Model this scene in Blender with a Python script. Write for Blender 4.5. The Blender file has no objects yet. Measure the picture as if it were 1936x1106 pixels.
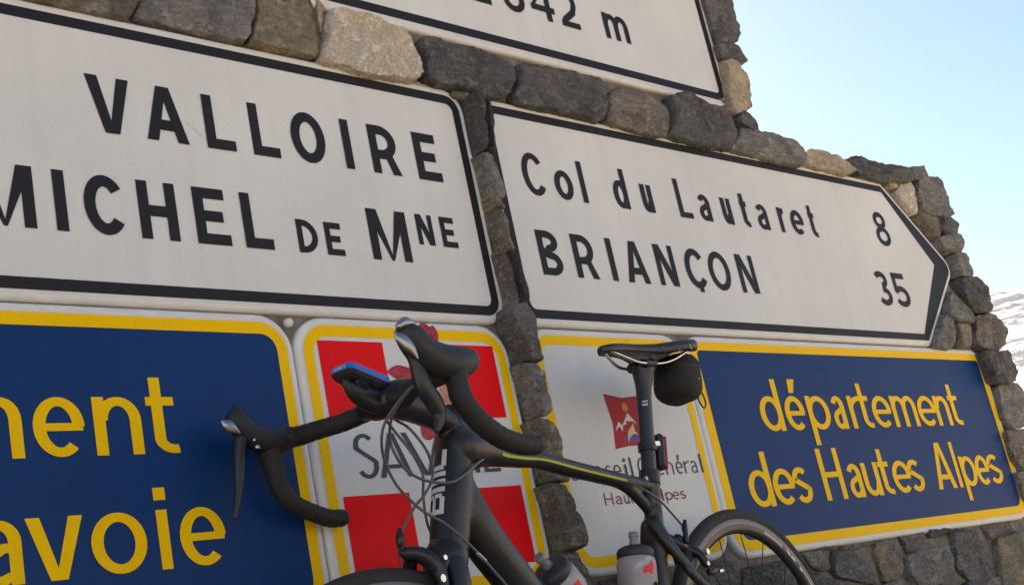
import bpy, math, random, json
from mathutils import Vector, Matrix, noise
DATA = json.loads(r'''{"lines":[{"name":"VALLOIRE","z":1.4215,"H":0.1041,"X":0.0729,"s":0.0198,"t":0.0198,"g":[["V",1.0052,1.0848],["A",1.1079,1.1879],["L",1.2238,1.2825],["L",1.3188,1.3771],["O",1.4069,1.4838],["I",1.5261,1.5455],["R",1.5921,1.6631],["E",1.7062,1.7699]],"sign":"valloire"},{"name":"MICHEL","z":1.239,"H":0.104,"X":0.0728,"s":0.0198,"t":0.0198,"g":[["M",0.7979,0.8968],["I",0.9288,0.9486],["C",0.9782,1.0487],["H",1.0737,1.1442],["E",1.1774,1.2435],["L",1.2718,1.3302],["M",1.5511,1.6473]],"sign":"valloire"},{"name":"DE","z":1.2395,"H":0.0645,"X":0.0451,"s":0.0123,"t":0.0123,"g":[["D",1.3837,1.4282],["E",1.4457,1.4856]],"sign":"valloire"},{"name":"NE","z":1.2789,"H":0.0646,"X":0.0452,"s":0.0123,"t":0.0123,"g":[["N",1.6729,1.7149],["E",1.7356,1.7754]],"sign":"valloire"},{"name":"COL","z":1.4234,"H":0.1025,"X":0.0718,"s":0.0169,"t":0.0146,"g":[["C",2.0096,2.0782],["o",2.1065,2.1651],["l",2.1915,2.2079],["d",2.3054,2.3539],["u",2.4036,2.4442],["L",2.5392,2.5901],["a",2.622,2.6696],["u",2.7181,2.7589],["t",2.8019,2.8328],["a",2.868,2.9174],["r",2.9676,2.9995],["e",3.0243,3.085],["t",3.117,3.1485]],"sign":"lautaret"},{"name":"BRIANCON","z":1.2389,"H":0.1027,"X":0.0719,"s":0.0183,"t":0.0169,"g":[["B",2.007,2.074],["R",2.1152,2.1857],["I",2.23,2.2482],["A",2.2834,2.3615],["N",2.3976,2.4668],["c",2.5054,2.5818],["O",2.5971,2.6817],["N",2.7176,2.7895]],"sign":"lautaret"},{"name":"8","z":1.431,"H":0.1051,"X":0.0736,"s":0.0173,"t":0.0158,"g":[["8",3.4659,3.5418]],"sign":"lautaret"},{"name":"35","z":1.2385,"H":0.105,"X":0.0735,"s":0.0184,"t":0.0173,"g":[["3",3.3786,3.4498],["5",3.4757,3.5512]],"sign":"lautaret"},{"name":"2642","z":1.8893,"H":0.1039,"X":0.0727,"s":0.0171,"t":0.0161,"g":[["2",1.9698,2.032],["6",2.0733,2.1434],["4",2.1654,2.2434],["2",2.2653,2.3294],["m",2.4222,2.5151]],"sign":"summit"},{"name":"MENT","z":0.8808,"H":0.1312,"X":0.0905,"s":0.0192,"t":0.0139,"g":[["m",0.7365,0.8412],["e",0.8566,0.9365],["n",0.9513,1.0294],["t",1.0405,1.0968]],"sign":"savoie_blue"},{"name":"AVOIE","z":0.7038,"H":0.1308,"X":0.0903,"s":0.0191,"t":0.0139,"g":[["a",0.7586,0.8231],["v",0.8302,0.9164],["o",0.9257,1.0142],["i",1.0343,1.0528],["e",1.0701,1.1501]],"sign":"savoie_blue"},{"name":"DEPARTEMENT","z":0.8841,"H":0.1306,"X":0.0875,"s":0.0206,"t":0.0137,"g":[["d",2.6577,2.7464],["é",2.7593,2.8451],["p",2.8583,2.9534],["a",2.9711,3.0297],["r",3.0521,3.11],["t",3.1011,3.1614],["e",3.1644,3.2603],["m",3.2661,3.3961],["e",3.4033,3.5039],["n",3.5037,3.5846],["t",3.589,3.6533]],"sign":"alpes_blue"},{"name":"DES","z":0.7063,"H":0.1298,"X":0.087,"s":0.0205,"t":0.0136,"g":[["d",2.5375,2.6265],["e",2.6307,2.7198],["s",2.7153,2.7856],["H",2.8419,2.9358],["a",2.9571,3.0199],["u",3.0283,3.1062],["t",3.1113,3.1712],["e",3.1728,3.2654],["s",3.2548,3.327],["A",3.3964,3.4995],["l",3.5158,3.534],["p",3.5473,3.6312],["e",3.6341,3.7147],["s",3.7094,3.7882]],"sign":"alpes_blue"},{"name":"SAVOIE","z":0.8239,"H":0.0802,"X":0.0561,"s":0.0108,"t":0.0068,"g":[["S",1.4276,1.4766],["A",1.477,1.5514],["V",1.5377,1.6337],["O",1.611,1.6976],["I",1.7019,1.7141],["E",1.7256,1.7674]],"sign":"savoie_flag"},{"name":"CONSEIL","z":0.7963,"H":0.042,"X":0.0277,"s":0.0042,"t":0.0031,"g":[["C",1.9509,1.9834],["o",1.9913,2.0198],["n",2.0237,2.0511],["s",2.0625,2.0806],["e",2.0863,2.1112],["i",2.122,2.1288],["l",2.1406,2.1474],["G",2.1655,2.2089],["e",2.2247,2.2514],["n",2.2558,2.282],["é",2.2912,2.3142],["r",2.3196,2.3422],["a",2.343,2.3645],["l",2.3778,2.3845]],"sign":"alpes_white"},{"name":"HAUTES","z":0.7417,"H":0.0259,"X":0.0176,"s":0.0031,"t":0.0026,"g":[["H",2.0399,2.0655],["a",2.073,2.091],["u",2.0987,2.1142],["t",2.1187,2.1285],["e",2.1329,2.1515],["s",2.155,2.1687],["A",2.1814,2.2146],["l",2.2207,2.226],["p",2.234,2.2565],["e",2.2592,2.2791],["s",2.2836,2.3019]],"sign":"alpes_white"}],"stones":[["olive",0.01,0.12,0.021599999999999998,[[0.918,1.705],[1.133,1.753],[1.132,1.699],[1.123,1.68],[1.112,1.658],[1.094,1.641],[1.044,1.641],[0.978,1.644],[0.914,1.643]]],["grey",0.01,0.12,0.021599999999999998,[[1.146,1.763],[1.381,1.817],[1.373,1.746],[1.356,1.692],[1.338,1.649],[1.302,1.641],[1.217,1.648],[1.113,1.65],[1.13,1.686]]],["ochre",0.01,0.12,0.021599999999999998,[[1.389,1.815],[1.477,1.807],[1.511,1.77],[1.509,1.725],[1.513,1.674],[1.493,1.648],[1.432,1.645],[1.339,1.645],[1.366,1.703]]],["tan",0.01,0.12,0.01296,[[1.524,1.791],[1.542,1.775],[1.532,1.741],[1.523,1.713],[1.521,1.735]]],["cream",0.0,0.12,0.0288,[[1.544,1.76],[1.577,1.766],[1.608,1.766],[1.627,1.766],[1.658,1.761],[1.698,1.75],[1.731,1.749],[1.745,1.724],[1.751,1.682],[1.751,1.653],[1.73,1.635],[1.626,1.627],[1.547,1.634],[1.499,1.639],[1.508,1.67],[1.528,1.698],[1.534,1.733]]],["dark",0,0.12,0.0252,[[1.779,1.747],[1.854,1.753],[1.936,1.752],[2.015,1.739],[2.039,1.721],[2.037,1.691],[2.009,1.657],[1.973,1.639],[1.92,1.635],[1.863,1.644],[1.794,1.638],[1.768,1.652],[1.771,1.699],[1.764,1.725]]],["tan",0.01,0.12,0.00864,[[1.73,1.651],[1.774,1.647],[1.812,1.642],[1.796,1.635],[1.744,1.636]]],["olive",0.0,0.12,0.0144,[[1.834,1.633],[1.875,1.638],[1.927,1.632],[1.918,1.618],[1.879,1.621],[1.846,1.622]]],["dark",0,0.12,0.0252,[[2.059,1.743],[2.161,1.752],[2.269,1.755],[2.333,1.746],[2.337,1.708],[2.315,1.647],[2.288,1.632],[2.161,1.636],[2.032,1.635],[2.022,1.656],[2.057,1.702]]],["brown",0,0.12,0.021599999999999998,[[2.362,1.718],[2.402,1.744],[2.459,1.746],[2.539,1.74],[2.574,1.717],[2.568,1.668],[2.544,1.634],[2.512,1.626],[2.398,1.632],[2.32,1.638],[2.346,1.685]]],["dark",0,0.12,0.0288,[[2.599,1.755],[2.654,1.775],[2.731,1.757],[2.818,1.748],[2.845,1.725],[2.849,1.686],[2.827,1.654],[2.788,1.63],[2.64,1.628],[2.547,1.635],[2.584,1.687]]],["dark",0,0.3,0.021599999999999998,[[2.898,1.76],[2.925,1.766],[2.957,1.749],[2.966,1.725],[2.959,1.707],[2.924,1.71],[2.885,1.725]]],["grey",0,0.35,0.021599999999999998,[[2.861,1.68],[2.884,1.71],[2.935,1.71],[3.027,1.718],[3.122,1.706],[3.171,1.684],[3.166,1.647],[3.132,1.628],[3.009,1.628],[2.865,1.632],[2.794,1.635]]],["tan",0,0.35,0.021599999999999998,[[3.179,1.679],[3.211,1.696],[3.282,1.697],[3.364,1.691],[3.41,1.674],[3.413,1.647],[3.365,1.63],[3.218,1.632],[3.16,1.64]]],["dark",0,0.35,0.021599999999999998,[[3.41,1.694],[3.477,1.709],[3.577,1.701],[3.7,1.7],[3.773,1.699],[3.778,1.675],[3.725,1.648],[3.581,1.635],[3.444,1.64],[3.42,1.665]]],["grey",0,0.35,0.021599999999999998,[[3.757,1.706],[3.861,1.726],[3.881,1.69],[3.84,1.67],[3.767,1.668]]],["tan",0.01,0.12,0.021599999999999998,[[3.618,1.647],[3.657,1.653],[3.671,1.638],[3.656,1.628],[3.619,1.63]]],["cream",0.01,0.12,0.021599999999999998,[[3.695,1.652],[3.766,1.665],[3.77,1.627],[3.758,1.579],[3.743,1.552],[3.711,1.552],[3.673,1.581],[3.658,1.618]]],["grey",0,0.35,0.021599999999999998,[[3.802,1.668],[3.875,1.692],[3.948,1.703],[3.949,1.653],[3.951,1.604],[3.958,1.566],[3.912,1.549],[3.846,1.553],[3.782,1.56],[3.775,1.612]]],["brown",0.01,0.12,0.021599999999999998,[[3.753,1.564],[3.833,1.554],[3.893,1.556],[3.866,1.505],[3.834,1.471],[3.786,1.506]]],["dark",0,0.35,0.021599999999999998,[[3.884,1.557],[3.95,1.559],[3.985,1.538],[3.961,1.505],[3.884,1.491],[3.858,1.517]]],["grey",0,0.35,0.021599999999999998,[[3.819,1.474],[3.864,1.491],[3.962,1.505],[3.975,1.471],[3.947,1.44],[3.886,1.431],[3.832,1.446]]],["grey",0,0.35,0.021599999999999998,[[3.885,1.43],[3.962,1.437],[3.977,1.403],[3.99,1.374],[3.954,1.354],[3.896,1.357],[3.884,1.394]]],["tan",0.01,0.2,0.021599999999999998,[[3.903,1.44],[3.949,1.443],[4.0,1.44],[3.922,1.425]]],["dark",0,0.35,0.0252,[[3.876,1.348],[3.997,1.361],[4.045,1.327],[4.024,1.245],[3.979,1.231],[3.904,1.238],[3.86,1.281]]],["grey",0,0.2,0.021599999999999998,[[3.803,1.307],[3.829,1.278],[3.874,1.235],[3.888,1.207],[3.854,1.195],[3.783,1.203],[3.728,1.23]]],["grey",0,0.2,0.021599999999999998,[[3.699,1.223],[3.746,1.199],[3.718,1.128],[3.672,1.111],[3.586,1.112],[3.642,1.173]]],["ochre",0,0.2,0.021599999999999998,[[3.772,1.196],[3.845,1.193],[3.819,1.137],[3.796,1.121],[3.741,1.116]]],["brown",0,0.35,0.0252,[[3.898,1.225],[4.028,1.238],[4.067,1.201],[4.038,1.136],[3.973,1.109],[3.885,1.117],[3.85,1.143],[3.878,1.193]]],["dark",-0.01,0.35,0.0324,[[3.841,1.104],[3.915,1.101],[3.981,1.107],[4.023,1.072],[4.019,1.042],[3.998,1.012],[3.942,0.998],[3.864,1.006],[3.854,1.048]]],["grey",0,0.35,0.021599999999999998,[[3.891,0.997],[3.961,1.007],[4.026,1.009],[4.068,0.983],[4.03,0.874],[3.924,0.858],[3.875,0.898]]],["brown",0,0.35,0.021599999999999998,[[3.862,0.859],[4.02,0.863],[4.028,0.762],[3.908,0.729],[3.859,0.769]]],["grey",0,0.35,0.021599999999999998,[[3.848,0.733],[4.003,0.733],[3.993,0.629],[3.888,0.625],[3.854,0.658]]],["dark",0.0,0.15,0.05,[[1.874,1.628],[1.882,1.621],[1.89,1.6],[1.876,1.542],[1.876,1.506],[1.872,1.491],[1.872,1.531],[1.874,1.596]]],["dark",0.0,0.15,0.045,[[1.909,1.62],[1.903,1.587],[1.895,1.509],[1.893,1.487],[1.902,1.491],[1.9,1.524],[1.909,1.566]]],["green",0.0,0.15,0.05,[[1.86,1.487],[1.88,1.479],[1.887,1.451],[1.89,1.408],[1.893,1.384],[1.87,1.38],[1.869,1.427]]],["ochre",0.0,0.15,0.045,[[1.869,1.391],[1.865,1.388],[1.882,1.377],[1.88,1.359],[1.889,1.361],[1.869,1.365]]],["olive",0.0,0.15,0.05,[[1.866,1.358],[1.869,1.354],[1.884,1.339],[1.884,1.294],[1.89,1.267],[1.878,1.269],[1.872,1.309]]],["brown",0.0,0.15,0.045,[[1.861,1.273],[1.863,1.267],[1.867,1.229],[1.87,1.191],[1.87,1.158],[1.869,1.15],[1.866,1.197]]],["dark",0.0,0.15,0.05,[[1.887,1.276],[1.887,1.269],[1.891,1.231],[1.898,1.168],[1.9,1.156],[1.9,1.17],[1.894,1.214]]],["slate",0.0,0.15,0.055,[[1.843,1.147],[1.856,1.15],[1.883,1.156],[1.9,1.125],[1.893,1.077],[1.895,1.027],[1.876,1.031],[1.858,1.034],[1.853,1.073],[1.847,1.109],[1.838,1.131]]],["grey",0.0,0.15,0.05,[[1.845,1.032],[1.878,1.024],[1.893,1.009],[1.892,0.964],[1.899,0.931],[1.891,0.924],[1.87,0.919],[1.862,0.947],[1.856,0.987]]],["olive",0.0,0.15,0.05,[[1.843,0.915],[1.87,0.912],[1.893,0.893],[1.901,0.851],[1.905,0.808],[1.905,0.788],[1.862,0.791],[1.857,0.819],[1.853,0.869]]],["olive",0.0,0.15,0.055,[[1.843,0.788],[1.879,0.784],[1.895,0.752],[1.893,0.734],[1.906,0.708],[1.911,0.673],[1.906,0.656],[1.863,0.659],[1.859,0.705],[1.853,0.748]]],["brown",0.0,0.15,0.021599999999999998,[[1.852,0.66],[1.905,0.657],[1.926,0.622],[1.931,0.573],[1.925,0.531],[1.859,0.541],[1.858,0.615]]],["olive",0.02,0.15,0.021599999999999998,[[2.682,0.593],[2.757,0.594],[2.774,0.568],[2.781,0.544],[2.736,0.545],[2.7,0.56]]],["slate",0.02,0.15,0.021599999999999998,[[2.814,0.588],[2.909,0.581],[2.954,0.548],[2.969,0.506],[2.966,0.49],[2.896,0.502],[2.802,0.524],[2.782,0.543]]],["ochre",0.02,0.15,0.021599999999999998,[[3.009,0.594],[3.101,0.596],[3.121,0.564],[3.1,0.516],[3.081,0.496],[2.997,0.492],[3.0,0.528],[2.993,0.567]]],["brown",0.02,0.15,0.02016,[[3.117,0.6],[3.258,0.601],[3.248,0.578],[3.183,0.559],[3.15,0.552],[3.141,0.578]]],["grey",0.01,0.15,0.0252,[[3.124,0.546],[3.197,0.557],[3.332,0.555],[3.323,0.501],[3.322,0.465],[3.266,0.456],[3.143,0.467],[3.113,0.503]]],["slate",0.02,0.15,0.021599999999999998,[[3.393,0.587],[3.52,0.587],[3.552,0.559],[3.563,0.496],[3.577,0.449],[3.552,0.427],[3.436,0.447],[3.381,0.486],[3.391,0.553]]],["ochre",0.01,0.15,0.0252,[[3.623,0.551],[3.792,0.563],[3.987,0.556],[3.894,0.385],[3.577,0.413],[3.598,0.472]]],["brown",0.02,0.15,0.0144,[[3.581,0.592],[3.671,0.596],[3.841,0.596],[3.823,0.568],[3.659,0.554],[3.605,0.555]]],["brown",0.02,0.12,0.01296,[[2.71,0.594],[2.803,0.599],[2.912,0.6],[3.014,0.6],[3.001,0.584],[2.913,0.582],[2.802,0.591]]],["dark",0.02,0.12,0.01296,[[3.275,0.603],[3.398,0.601],[3.569,0.6],[3.559,0.584],[3.411,0.586],[3.279,0.583]]],["slate",0.02,0.15,0.021599999999999998,[[2.652,0.55],[2.719,0.543],[2.831,0.506],[2.919,0.486],[2.886,0.401],[2.636,0.433]]],["brown",0.02,0.15,0.021599999999999998,[[2.97,0.488],[3.071,0.494],[3.093,0.475],[3.093,0.389],[2.922,0.411]]],["dark",0.02,0.15,0.018,[[2.451,0.577],[2.526,0.584],[2.626,0.584],[2.637,0.549],[2.621,0.432],[2.394,0.461]]],["slate",0.02,0.15,0.018,[[2.271,0.603],[2.338,0.603],[2.432,0.596],[2.429,0.568],[2.384,0.461],[2.21,0.483]]],["dark",0.02,0.15,0.0144,[[1.978,0.597],[2.093,0.601],[2.248,0.598],[2.2,0.484],[1.956,0.504]]],["slate",0,0.35,0.021599999999999998,[[2.885,2.209],[3.01,2.234],[3.004,2.179],[3.005,2.126],[3.002,2.073],[3.012,2.02],[2.989,1.99],[2.882,1.958],[2.882,2.002],[2.876,2.07]]],["slate",0,0.35,0.021599999999999998,[[2.873,1.956],[2.938,1.972],[2.973,1.979],[2.994,1.948],[3.002,1.928],[2.962,1.918],[2.88,1.913]]],["tan",0,0.35,0.0252,[[2.878,1.909],[2.925,1.918],[2.967,1.899],[2.98,1.854],[2.958,1.781],[2.928,1.763],[2.884,1.75],[2.858,1.763],[2.868,1.827]]],["olive",0.01,0.2,0.0072,[[2.808,1.781],[2.88,1.832],[2.878,1.767],[2.901,1.75],[2.876,1.76]]]],"bike":{"headtube":[[0.388,0.0,0.872,0.0172],[0.397,0.0,0.85,0.0265],[0.412,0.0,0.808,0.0314],[0.436,0.0,0.741,0.0333],[0.464,0.0,0.67,0.0311]],"toptube":[[0.403,0.0,0.825,0.0383],[0.372,0.0,0.825,0.0362],[0.338,0.0,0.821,0.027],[0.297,0.0,0.812,0.019],[0.248,0.0,0.806,0.0162],[0.191,0.0,0.801,0.0156],[0.101,0.0,0.782,0.0151],[-0.042,0.0,0.754,0.0143],[-0.132,0.0,0.738,0.0141]],"downtube":[[0.416,0.0,0.791,0.0253],[0.414,0.0,0.755,0.032],[0.402,0.0,0.718,0.0362],[0.378,0.0,0.677,0.0364],[0.333,0.0,0.62,0.035],[0.265,0.0,0.541,0.033]],"post":[[-0.223,0.0,0.981,0.018],[-0.191,0.0,0.913,0.0162],[-0.149,0.0,0.774,0.0158]],"seattube":[[-0.144,0.0,0.752,0.0183],[-0.125,0.0,0.679,0.018],[-0.103,0.0,0.586,0.0177]],"strut":[[-0.006,0.0,0.761,0.0117],[-0.059,0.0,0.741,0.0128],[-0.096,0.0,0.713,0.0124],[-0.126,0.0,0.682,0.012]],"barR":[[0.529,-0.02,0.909,0.014],[0.516,-0.06,0.908,0.0151],[0.538,-0.1,0.9,0.0151],[0.55,-0.15,0.9,0.0153],[0.554,-0.19,0.901,0.0163],[0.563,-0.205,0.903,0.0171]],"barL":[[0.549,0.02,0.906,0.0138],[0.542,0.06,0.909,0.0145],[0.547,0.11,0.911,0.015],[0.566,0.17,0.909,0.0162],[0.574,0.2,0.909,0.0175],[0.59,0.21,0.909,0.0181]],"hoodR":[[0.548,-0.213,0.905,0.0173],[0.579,-0.213,0.9,0.0213],[0.618,-0.213,0.903,0.0211],[0.642,-0.213,0.917,0.0201],[0.655,-0.213,0.931,0.0192],[0.656,-0.213,0.944,0.0159],[0.655,-0.213,0.951,0.0092]],"hoodL":[[0.589,0.215,0.906,0.0196],[0.621,0.215,0.901,0.026],[0.651,0.215,0.904,0.0257],[0.676,0.215,0.914,0.024],[0.693,0.215,0.929,0.0224],[0.703,0.215,0.944,0.0195],[0.704,0.215,0.955,0.0116]],"leverR":[[0.658,-0.21,0.903,0.0124],[0.664,-0.21,0.886,0.0107],[0.669,-0.21,0.865,0.0099],[0.676,-0.21,0.83,0.0078],[0.686,-0.21,0.803,0.0057],[0.694,-0.21,0.781,0.0036]],"leverL":[[0.698,0.21,0.915,0.0108],[0.693,0.21,0.903,0.0115],[0.687,0.21,0.871,0.0144],[0.671,0.21,0.844,0.0145],[0.667,0.21,0.826,0.0108],[0.679,0.21,0.807,0.005]],"dropR":[[0.6,-0.217,0.891,0.0186],[0.596,-0.217,0.873,0.0178],[0.593,-0.217,0.85,0.0169],[0.586,-0.217,0.821,0.0156],[0.568,-0.217,0.798,0.0153],[0.529,-0.217,0.78,0.0146],[0.492,-0.217,0.768,0.0148],[0.466,-0.217,0.767,0.0145]],"dropL":[[0.625,0.22,0.89,0.017],[0.627,0.22,0.874,0.0162],[0.625,0.22,0.851,0.0162],[0.611,0.22,0.83,0.0159],[0.592,0.22,0.812,0.016],[0.557,0.22,0.792,0.0158],[0.515,0.22,0.781,0.0153],[0.482,0.22,0.779,0.0147]],"stem":[[0.395,0.0,0.862,0.0215],[0.426,0.0,0.877,0.0221],[0.483,0.0,0.896,0.0242],[0.542,0.0,0.907,0.0253]],"clamp":[[0.548,-0.04,0.902,0.0173],[0.545,-0.025,0.905,0.0247],[0.542,0.0,0.907,0.027],[0.532,0.025,0.911,0.0244],[0.531,0.045,0.913,0.017]],"cableA":[[0.591,0.1,0.899,0.0019],[0.609,0.09,0.882,0.0019],[0.618,0.07,0.863,0.0019],[0.623,0.06,0.847,0.0019],[0.62,0.05,0.83,0.0019],[0.611,0.04,0.81,0.0019],[0.594,0.03,0.788,0.002],[0.58,0.03,0.764,0.002],[0.556,0.03,0.741,0.002],[0.537,0.035,0.723,0.002],[0.507,0.04,0.704,0.002],[0.474,0.045,0.674,0.002],[0.446,0.045,0.648,0.002],[0.4,0.045,0.599,0.0021]],"cableB":[[0.586,0.1,0.901,0.0019],[0.596,0.08,0.883,0.0019],[0.598,0.06,0.866,0.002],[0.587,0.04,0.851,0.002],[0.58,0.03,0.833,0.002],[0.574,0.03,0.814,0.002],[0.562,0.03,0.796,0.002],[0.55,0.035,0.782,0.002],[0.528,0.04,0.771,0.002],[0.495,0.045,0.765,0.002],[0.466,0.045,0.768,0.002],[0.423,0.04,0.784,0.0021],[0.379,0.03,0.8,0.0021],[0.32,0.015,0.812,0.0022]],"cableC":[[0.485,-0.05,0.905,0.0021],[0.498,-0.03,0.886,0.0021],[0.504,0.0,0.865,0.0021],[0.494,0.01,0.842,0.0021],[0.491,0.02,0.817,0.002],[0.499,0.03,0.79,0.002],[0.508,0.03,0.77,0.002],[0.521,0.02,0.751,0.002],[0.532,0.01,0.739,0.002],[0.547,0.0,0.718,0.002],[0.562,0.0,0.705,0.002]],"cableD":[[0.49,-0.06,0.904,0.0021],[0.49,-0.05,0.883,0.0021],[0.486,-0.04,0.862,0.0021],[0.473,-0.03,0.831,0.0021],[0.46,-0.03,0.806,0.0021],[0.457,-0.03,0.79,0.0021],[0.465,-0.03,0.762,0.0021],[0.463,-0.035,0.729,0.0021],[0.455,-0.04,0.709,0.0021],[0.43,-0.05,0.679,0.0021]],"rcable":[[-0.068,0.02,0.737,0.0025],[-0.079,0.03,0.723,0.0025],[-0.112,0.03,0.706,0.0025],[-0.159,0.02,0.68,0.0025],[-0.218,0.0,0.657,0.0026]],"saddle":[[-0.086,0.0,1.014,0.0102],[-0.318,0.065,1.003,0.0108],[-0.33,0.06,1.013,0.0054],[-0.083,0.0,1.015,0.0051],[-0.169,-0.0,1.029,0.0021]],"bagc":[[-0.282,-0.03,0.963,0.0022],[-0.381,0.03,0.947,0.0022],[-0.359,0.0,1.01,0.0022],[-0.311,0.0,0.904,0.0022]],"light":[[-0.21,0.0,0.84,0.0052],[-0.188,0.0,0.77,0.0051],[-0.211,0.01,0.832,0.0021],[-0.182,0.01,0.766,0.002]],"hook":[[-0.404,0.0,0.933,0.0017],[-0.382,0.0,0.91,0.0017],[-0.399,0.0,0.891,0.0017],[-0.428,0.0,0.902,0.0017],[-0.425,0.0,0.922,0.0017],[-0.414,0.0,0.936,0.0017]],"garmin":[[0.626,-0.025,0.96,0.0016],[0.623,0.025,0.962,0.0016],[0.544,0.025,0.935,0.0016],[0.617,-0.025,0.948,0.0016],[0.534,0.02,0.918,0.0016]],"bot1":[[0.262,0.0,0.631,0.0088],[0.233,0.0,0.63,0.0133],[0.213,0.0,0.612,0.0294],[0.174,0.0,0.588,0.0315]],"bot2":[[-0.046,0.0,0.645,0.0097],[-0.037,0.0,0.624,0.0097],[-0.037,0.0,0.612,0.0348],[-0.029,0.0,0.581,0.0366],[-0.024,0.0,0.562,0.0364]],"rbrake":[[-0.179,0.03,0.653,0.005],[-0.18,0.03,0.636,0.007],[-0.164,0.03,0.642,0.005],[-0.227,0.03,0.597,0.0061],[-0.219,0.03,0.577,0.0051],[-0.274,0.03,0.557,0.0041],[-0.19,0.03,0.615,0.0151]],"fbrake":[[0.595,0.03,0.701,0.0054],[0.597,0.03,0.689,0.0039],[0.609,0.03,0.655,0.0015],[0.582,0.03,0.676,0.0054],[0.57,0.03,0.655,0.0117],[0.555,0.03,0.62,0.0047],[0.534,0.03,0.64,0.0079]],"bmc":[[0.47,0.01,0.821,0.0017],[0.463,0.03,0.815,0.0017],[0.504,0.01,0.717,0.0016],[0.494,0.03,0.712,0.0016]],"stripe":[[0.305,0.015,0.807,0.0018],[0.212,0.015,0.793,0.0018],[0.093,0.015,0.771,0.0019],[-0.016,0.015,0.753,0.0019]],"plateL":[[0.747,0.232,0.935,0.0035],[0.742,0.232,0.929,0.0084],[0.731,0.232,0.922,0.0113],[0.721,0.232,0.914,0.0085],[0.713,0.232,0.902,0.0021]],"glareL":[[0.728,0.222,0.949,0.0043],[0.713,0.222,0.955,0.0079],[0.698,0.222,0.953,0.0058]],"plateR":[[0.698,-0.198,0.929,0.0033],[0.691,-0.198,0.924,0.009],[0.682,-0.198,0.919,0.0107],[0.669,-0.198,0.911,0.0033]],"mount":[[0.618,0.0,0.936,0.0104],[0.602,0.0,0.923,0.0192],[0.574,0.0,0.912,0.0242],[0.534,0.0,0.907,0.0229]],"stay":[[-0.111,0.008,0.666,0.0169],[-0.114,0.024,0.628,0.0138],[-0.135,0.038,0.582,0.0118],[-0.169,0.048,0.535,0.0109]],"linkL":[[0.705,0.232,0.892,0.0043],[0.691,0.232,0.883,0.0036]]},"extra":{"emblem":[[2.108,0.977],[2.165,0.968],[2.25,0.975],[2.216,0.923],[2.211,0.863],[2.155,0.863],[2.109,0.857],[2.118,0.913]],"mtn":[[2.12,0.895],[2.136,0.916],[2.145,0.908],[2.154,0.915],[2.171,0.935],[2.195,0.909],[2.195,0.908],[2.184,0.916],[2.161,0.917],[2.16,0.909],[2.148,0.908],[2.143,0.893],[2.137,0.906]],"sun":[[2.167,0.947]],"deer":[[2.152,0.868],[2.16,0.894],[2.172,0.903],[2.182,0.912],[2.182,0.902],[2.183,0.894],[2.191,0.886],[2.178,0.889],[2.163,0.882]],"blob":[[2.14,0.88],[2.164,0.889],[2.189,0.891],[2.187,0.872],[2.166,0.87],[2.152,0.875]],"sticker":[[1.629,1.111],[1.643,1.117],[1.657,1.109],[1.666,1.112],[1.675,1.095],[1.668,1.078],[1.656,1.086],[1.635,1.094]],"st2":[[1.532,1.019],[1.557,1.031],[1.581,1.028],[1.614,1.022],[1.604,1.006],[1.571,0.999],[1.548,1.007]],"st4":[[1.592,0.946],[1.63,0.943],[1.616,0.894],[1.59,0.893],[1.589,0.921]],"st3":[[1.534,0.946],[1.543,0.932],[1.566,0.923],[1.595,0.939],[1.603,0.946]],"redTL":[[1.386,1.074],[1.534,1.074],[1.536,0.931],[1.39,0.933]]},"R":[[-0.992553,0.118243,-0.029267],[-0.117783,-0.992895,-0.016956],[-0.031064,-0.013383,0.999428]],"O":[1.8676,-0.1751,0.0],"cam":{"D":1.8017,"G":0.438,"X":[0.7147822496767086,0.053436226780853795,0.6973025922901254],"Y":[-0.6701828516255931,0.33727364481966926,0.661136471461864],"Z":[-0.1998531484217647,-0.9398888541617466,0.2768892574449708]}}''')
SC = bpy.context.scene
COL = SC.collection
R = math.radians
# ------------------------------------------------------------------ camera
CD = DATA['cam']
ax, ay, az = Vector(CD['X']), Vector(CD['Y']), Vector(CD['Z'])
right = Vector((ax[0], ay[0], az[0])); down = Vector((ax[1], ay[1], az[1])); fwd = Vector((ax[2], ay[2], az[2]))
cam = bpy.data.cameras.new('camera'); cam.lens = 46.81; cam.sensor_width = 36.0; cam.clip_start = 0.05; cam.clip_end = 20000
camo = bpy.data.objects.new('camera', cam); COL.objects.link(camo)
m = Matrix.Identity(4)
for i in range(3):
    m[i][0] = right[i]; m[i][1] = -down[i]; m[i][2] = -fwd[i]
m[0][3], m[1][3], m[2][3] = 0.0, -CD['D'], CD['G']
camo.matrix_world = m
SC.camera = camo
# ------------------------------------------------------------------ world + sun
SUN_EL, SUN_AZ = R(33), R(24)            # azimuth measured from +Y (through the wall) towards +X
W = bpy.data.worlds.new('World'); SC.world = W; W.use_nodes = True
nt = W.node_tree; nt.nodes.clear()
sky = nt.nodes.new('ShaderNodeTexSky'); sky.sky_type = 'NISHITA'; sky.sun_disc = False
sky.sun_elevation = SUN_EL; sky.sun_rotation = SUN_AZ; sky.altitude = 2600; sky.air_density = 1.0; sky.dust_density = 7.0; sky.ozone_density = 3.2
bg = nt.nodes.new('ShaderNodeBackground'); bg.inputs[1].default_value = 0.098
wo = nt.nodes.new('ShaderNodeOutputWorld')
nt.links.new(sky.outputs[0], bg.inputs[0]); nt.links.new(bg.outputs[0], wo.inputs[0])
sl = bpy.data.lights.new('sun', 'SUN'); sl.energy = 5.0; sl.angle = R(0.5); sl.color = (1.0, 0.91, 0.80)
so = bpy.data.objects.new('sun', sl); COL.objects.link(so)
sd = Vector((math.sin(SUN_AZ) * math.cos(SUN_EL), math.cos(SUN_AZ) * math.cos(SUN_EL), math.sin(SUN_EL)))
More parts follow.
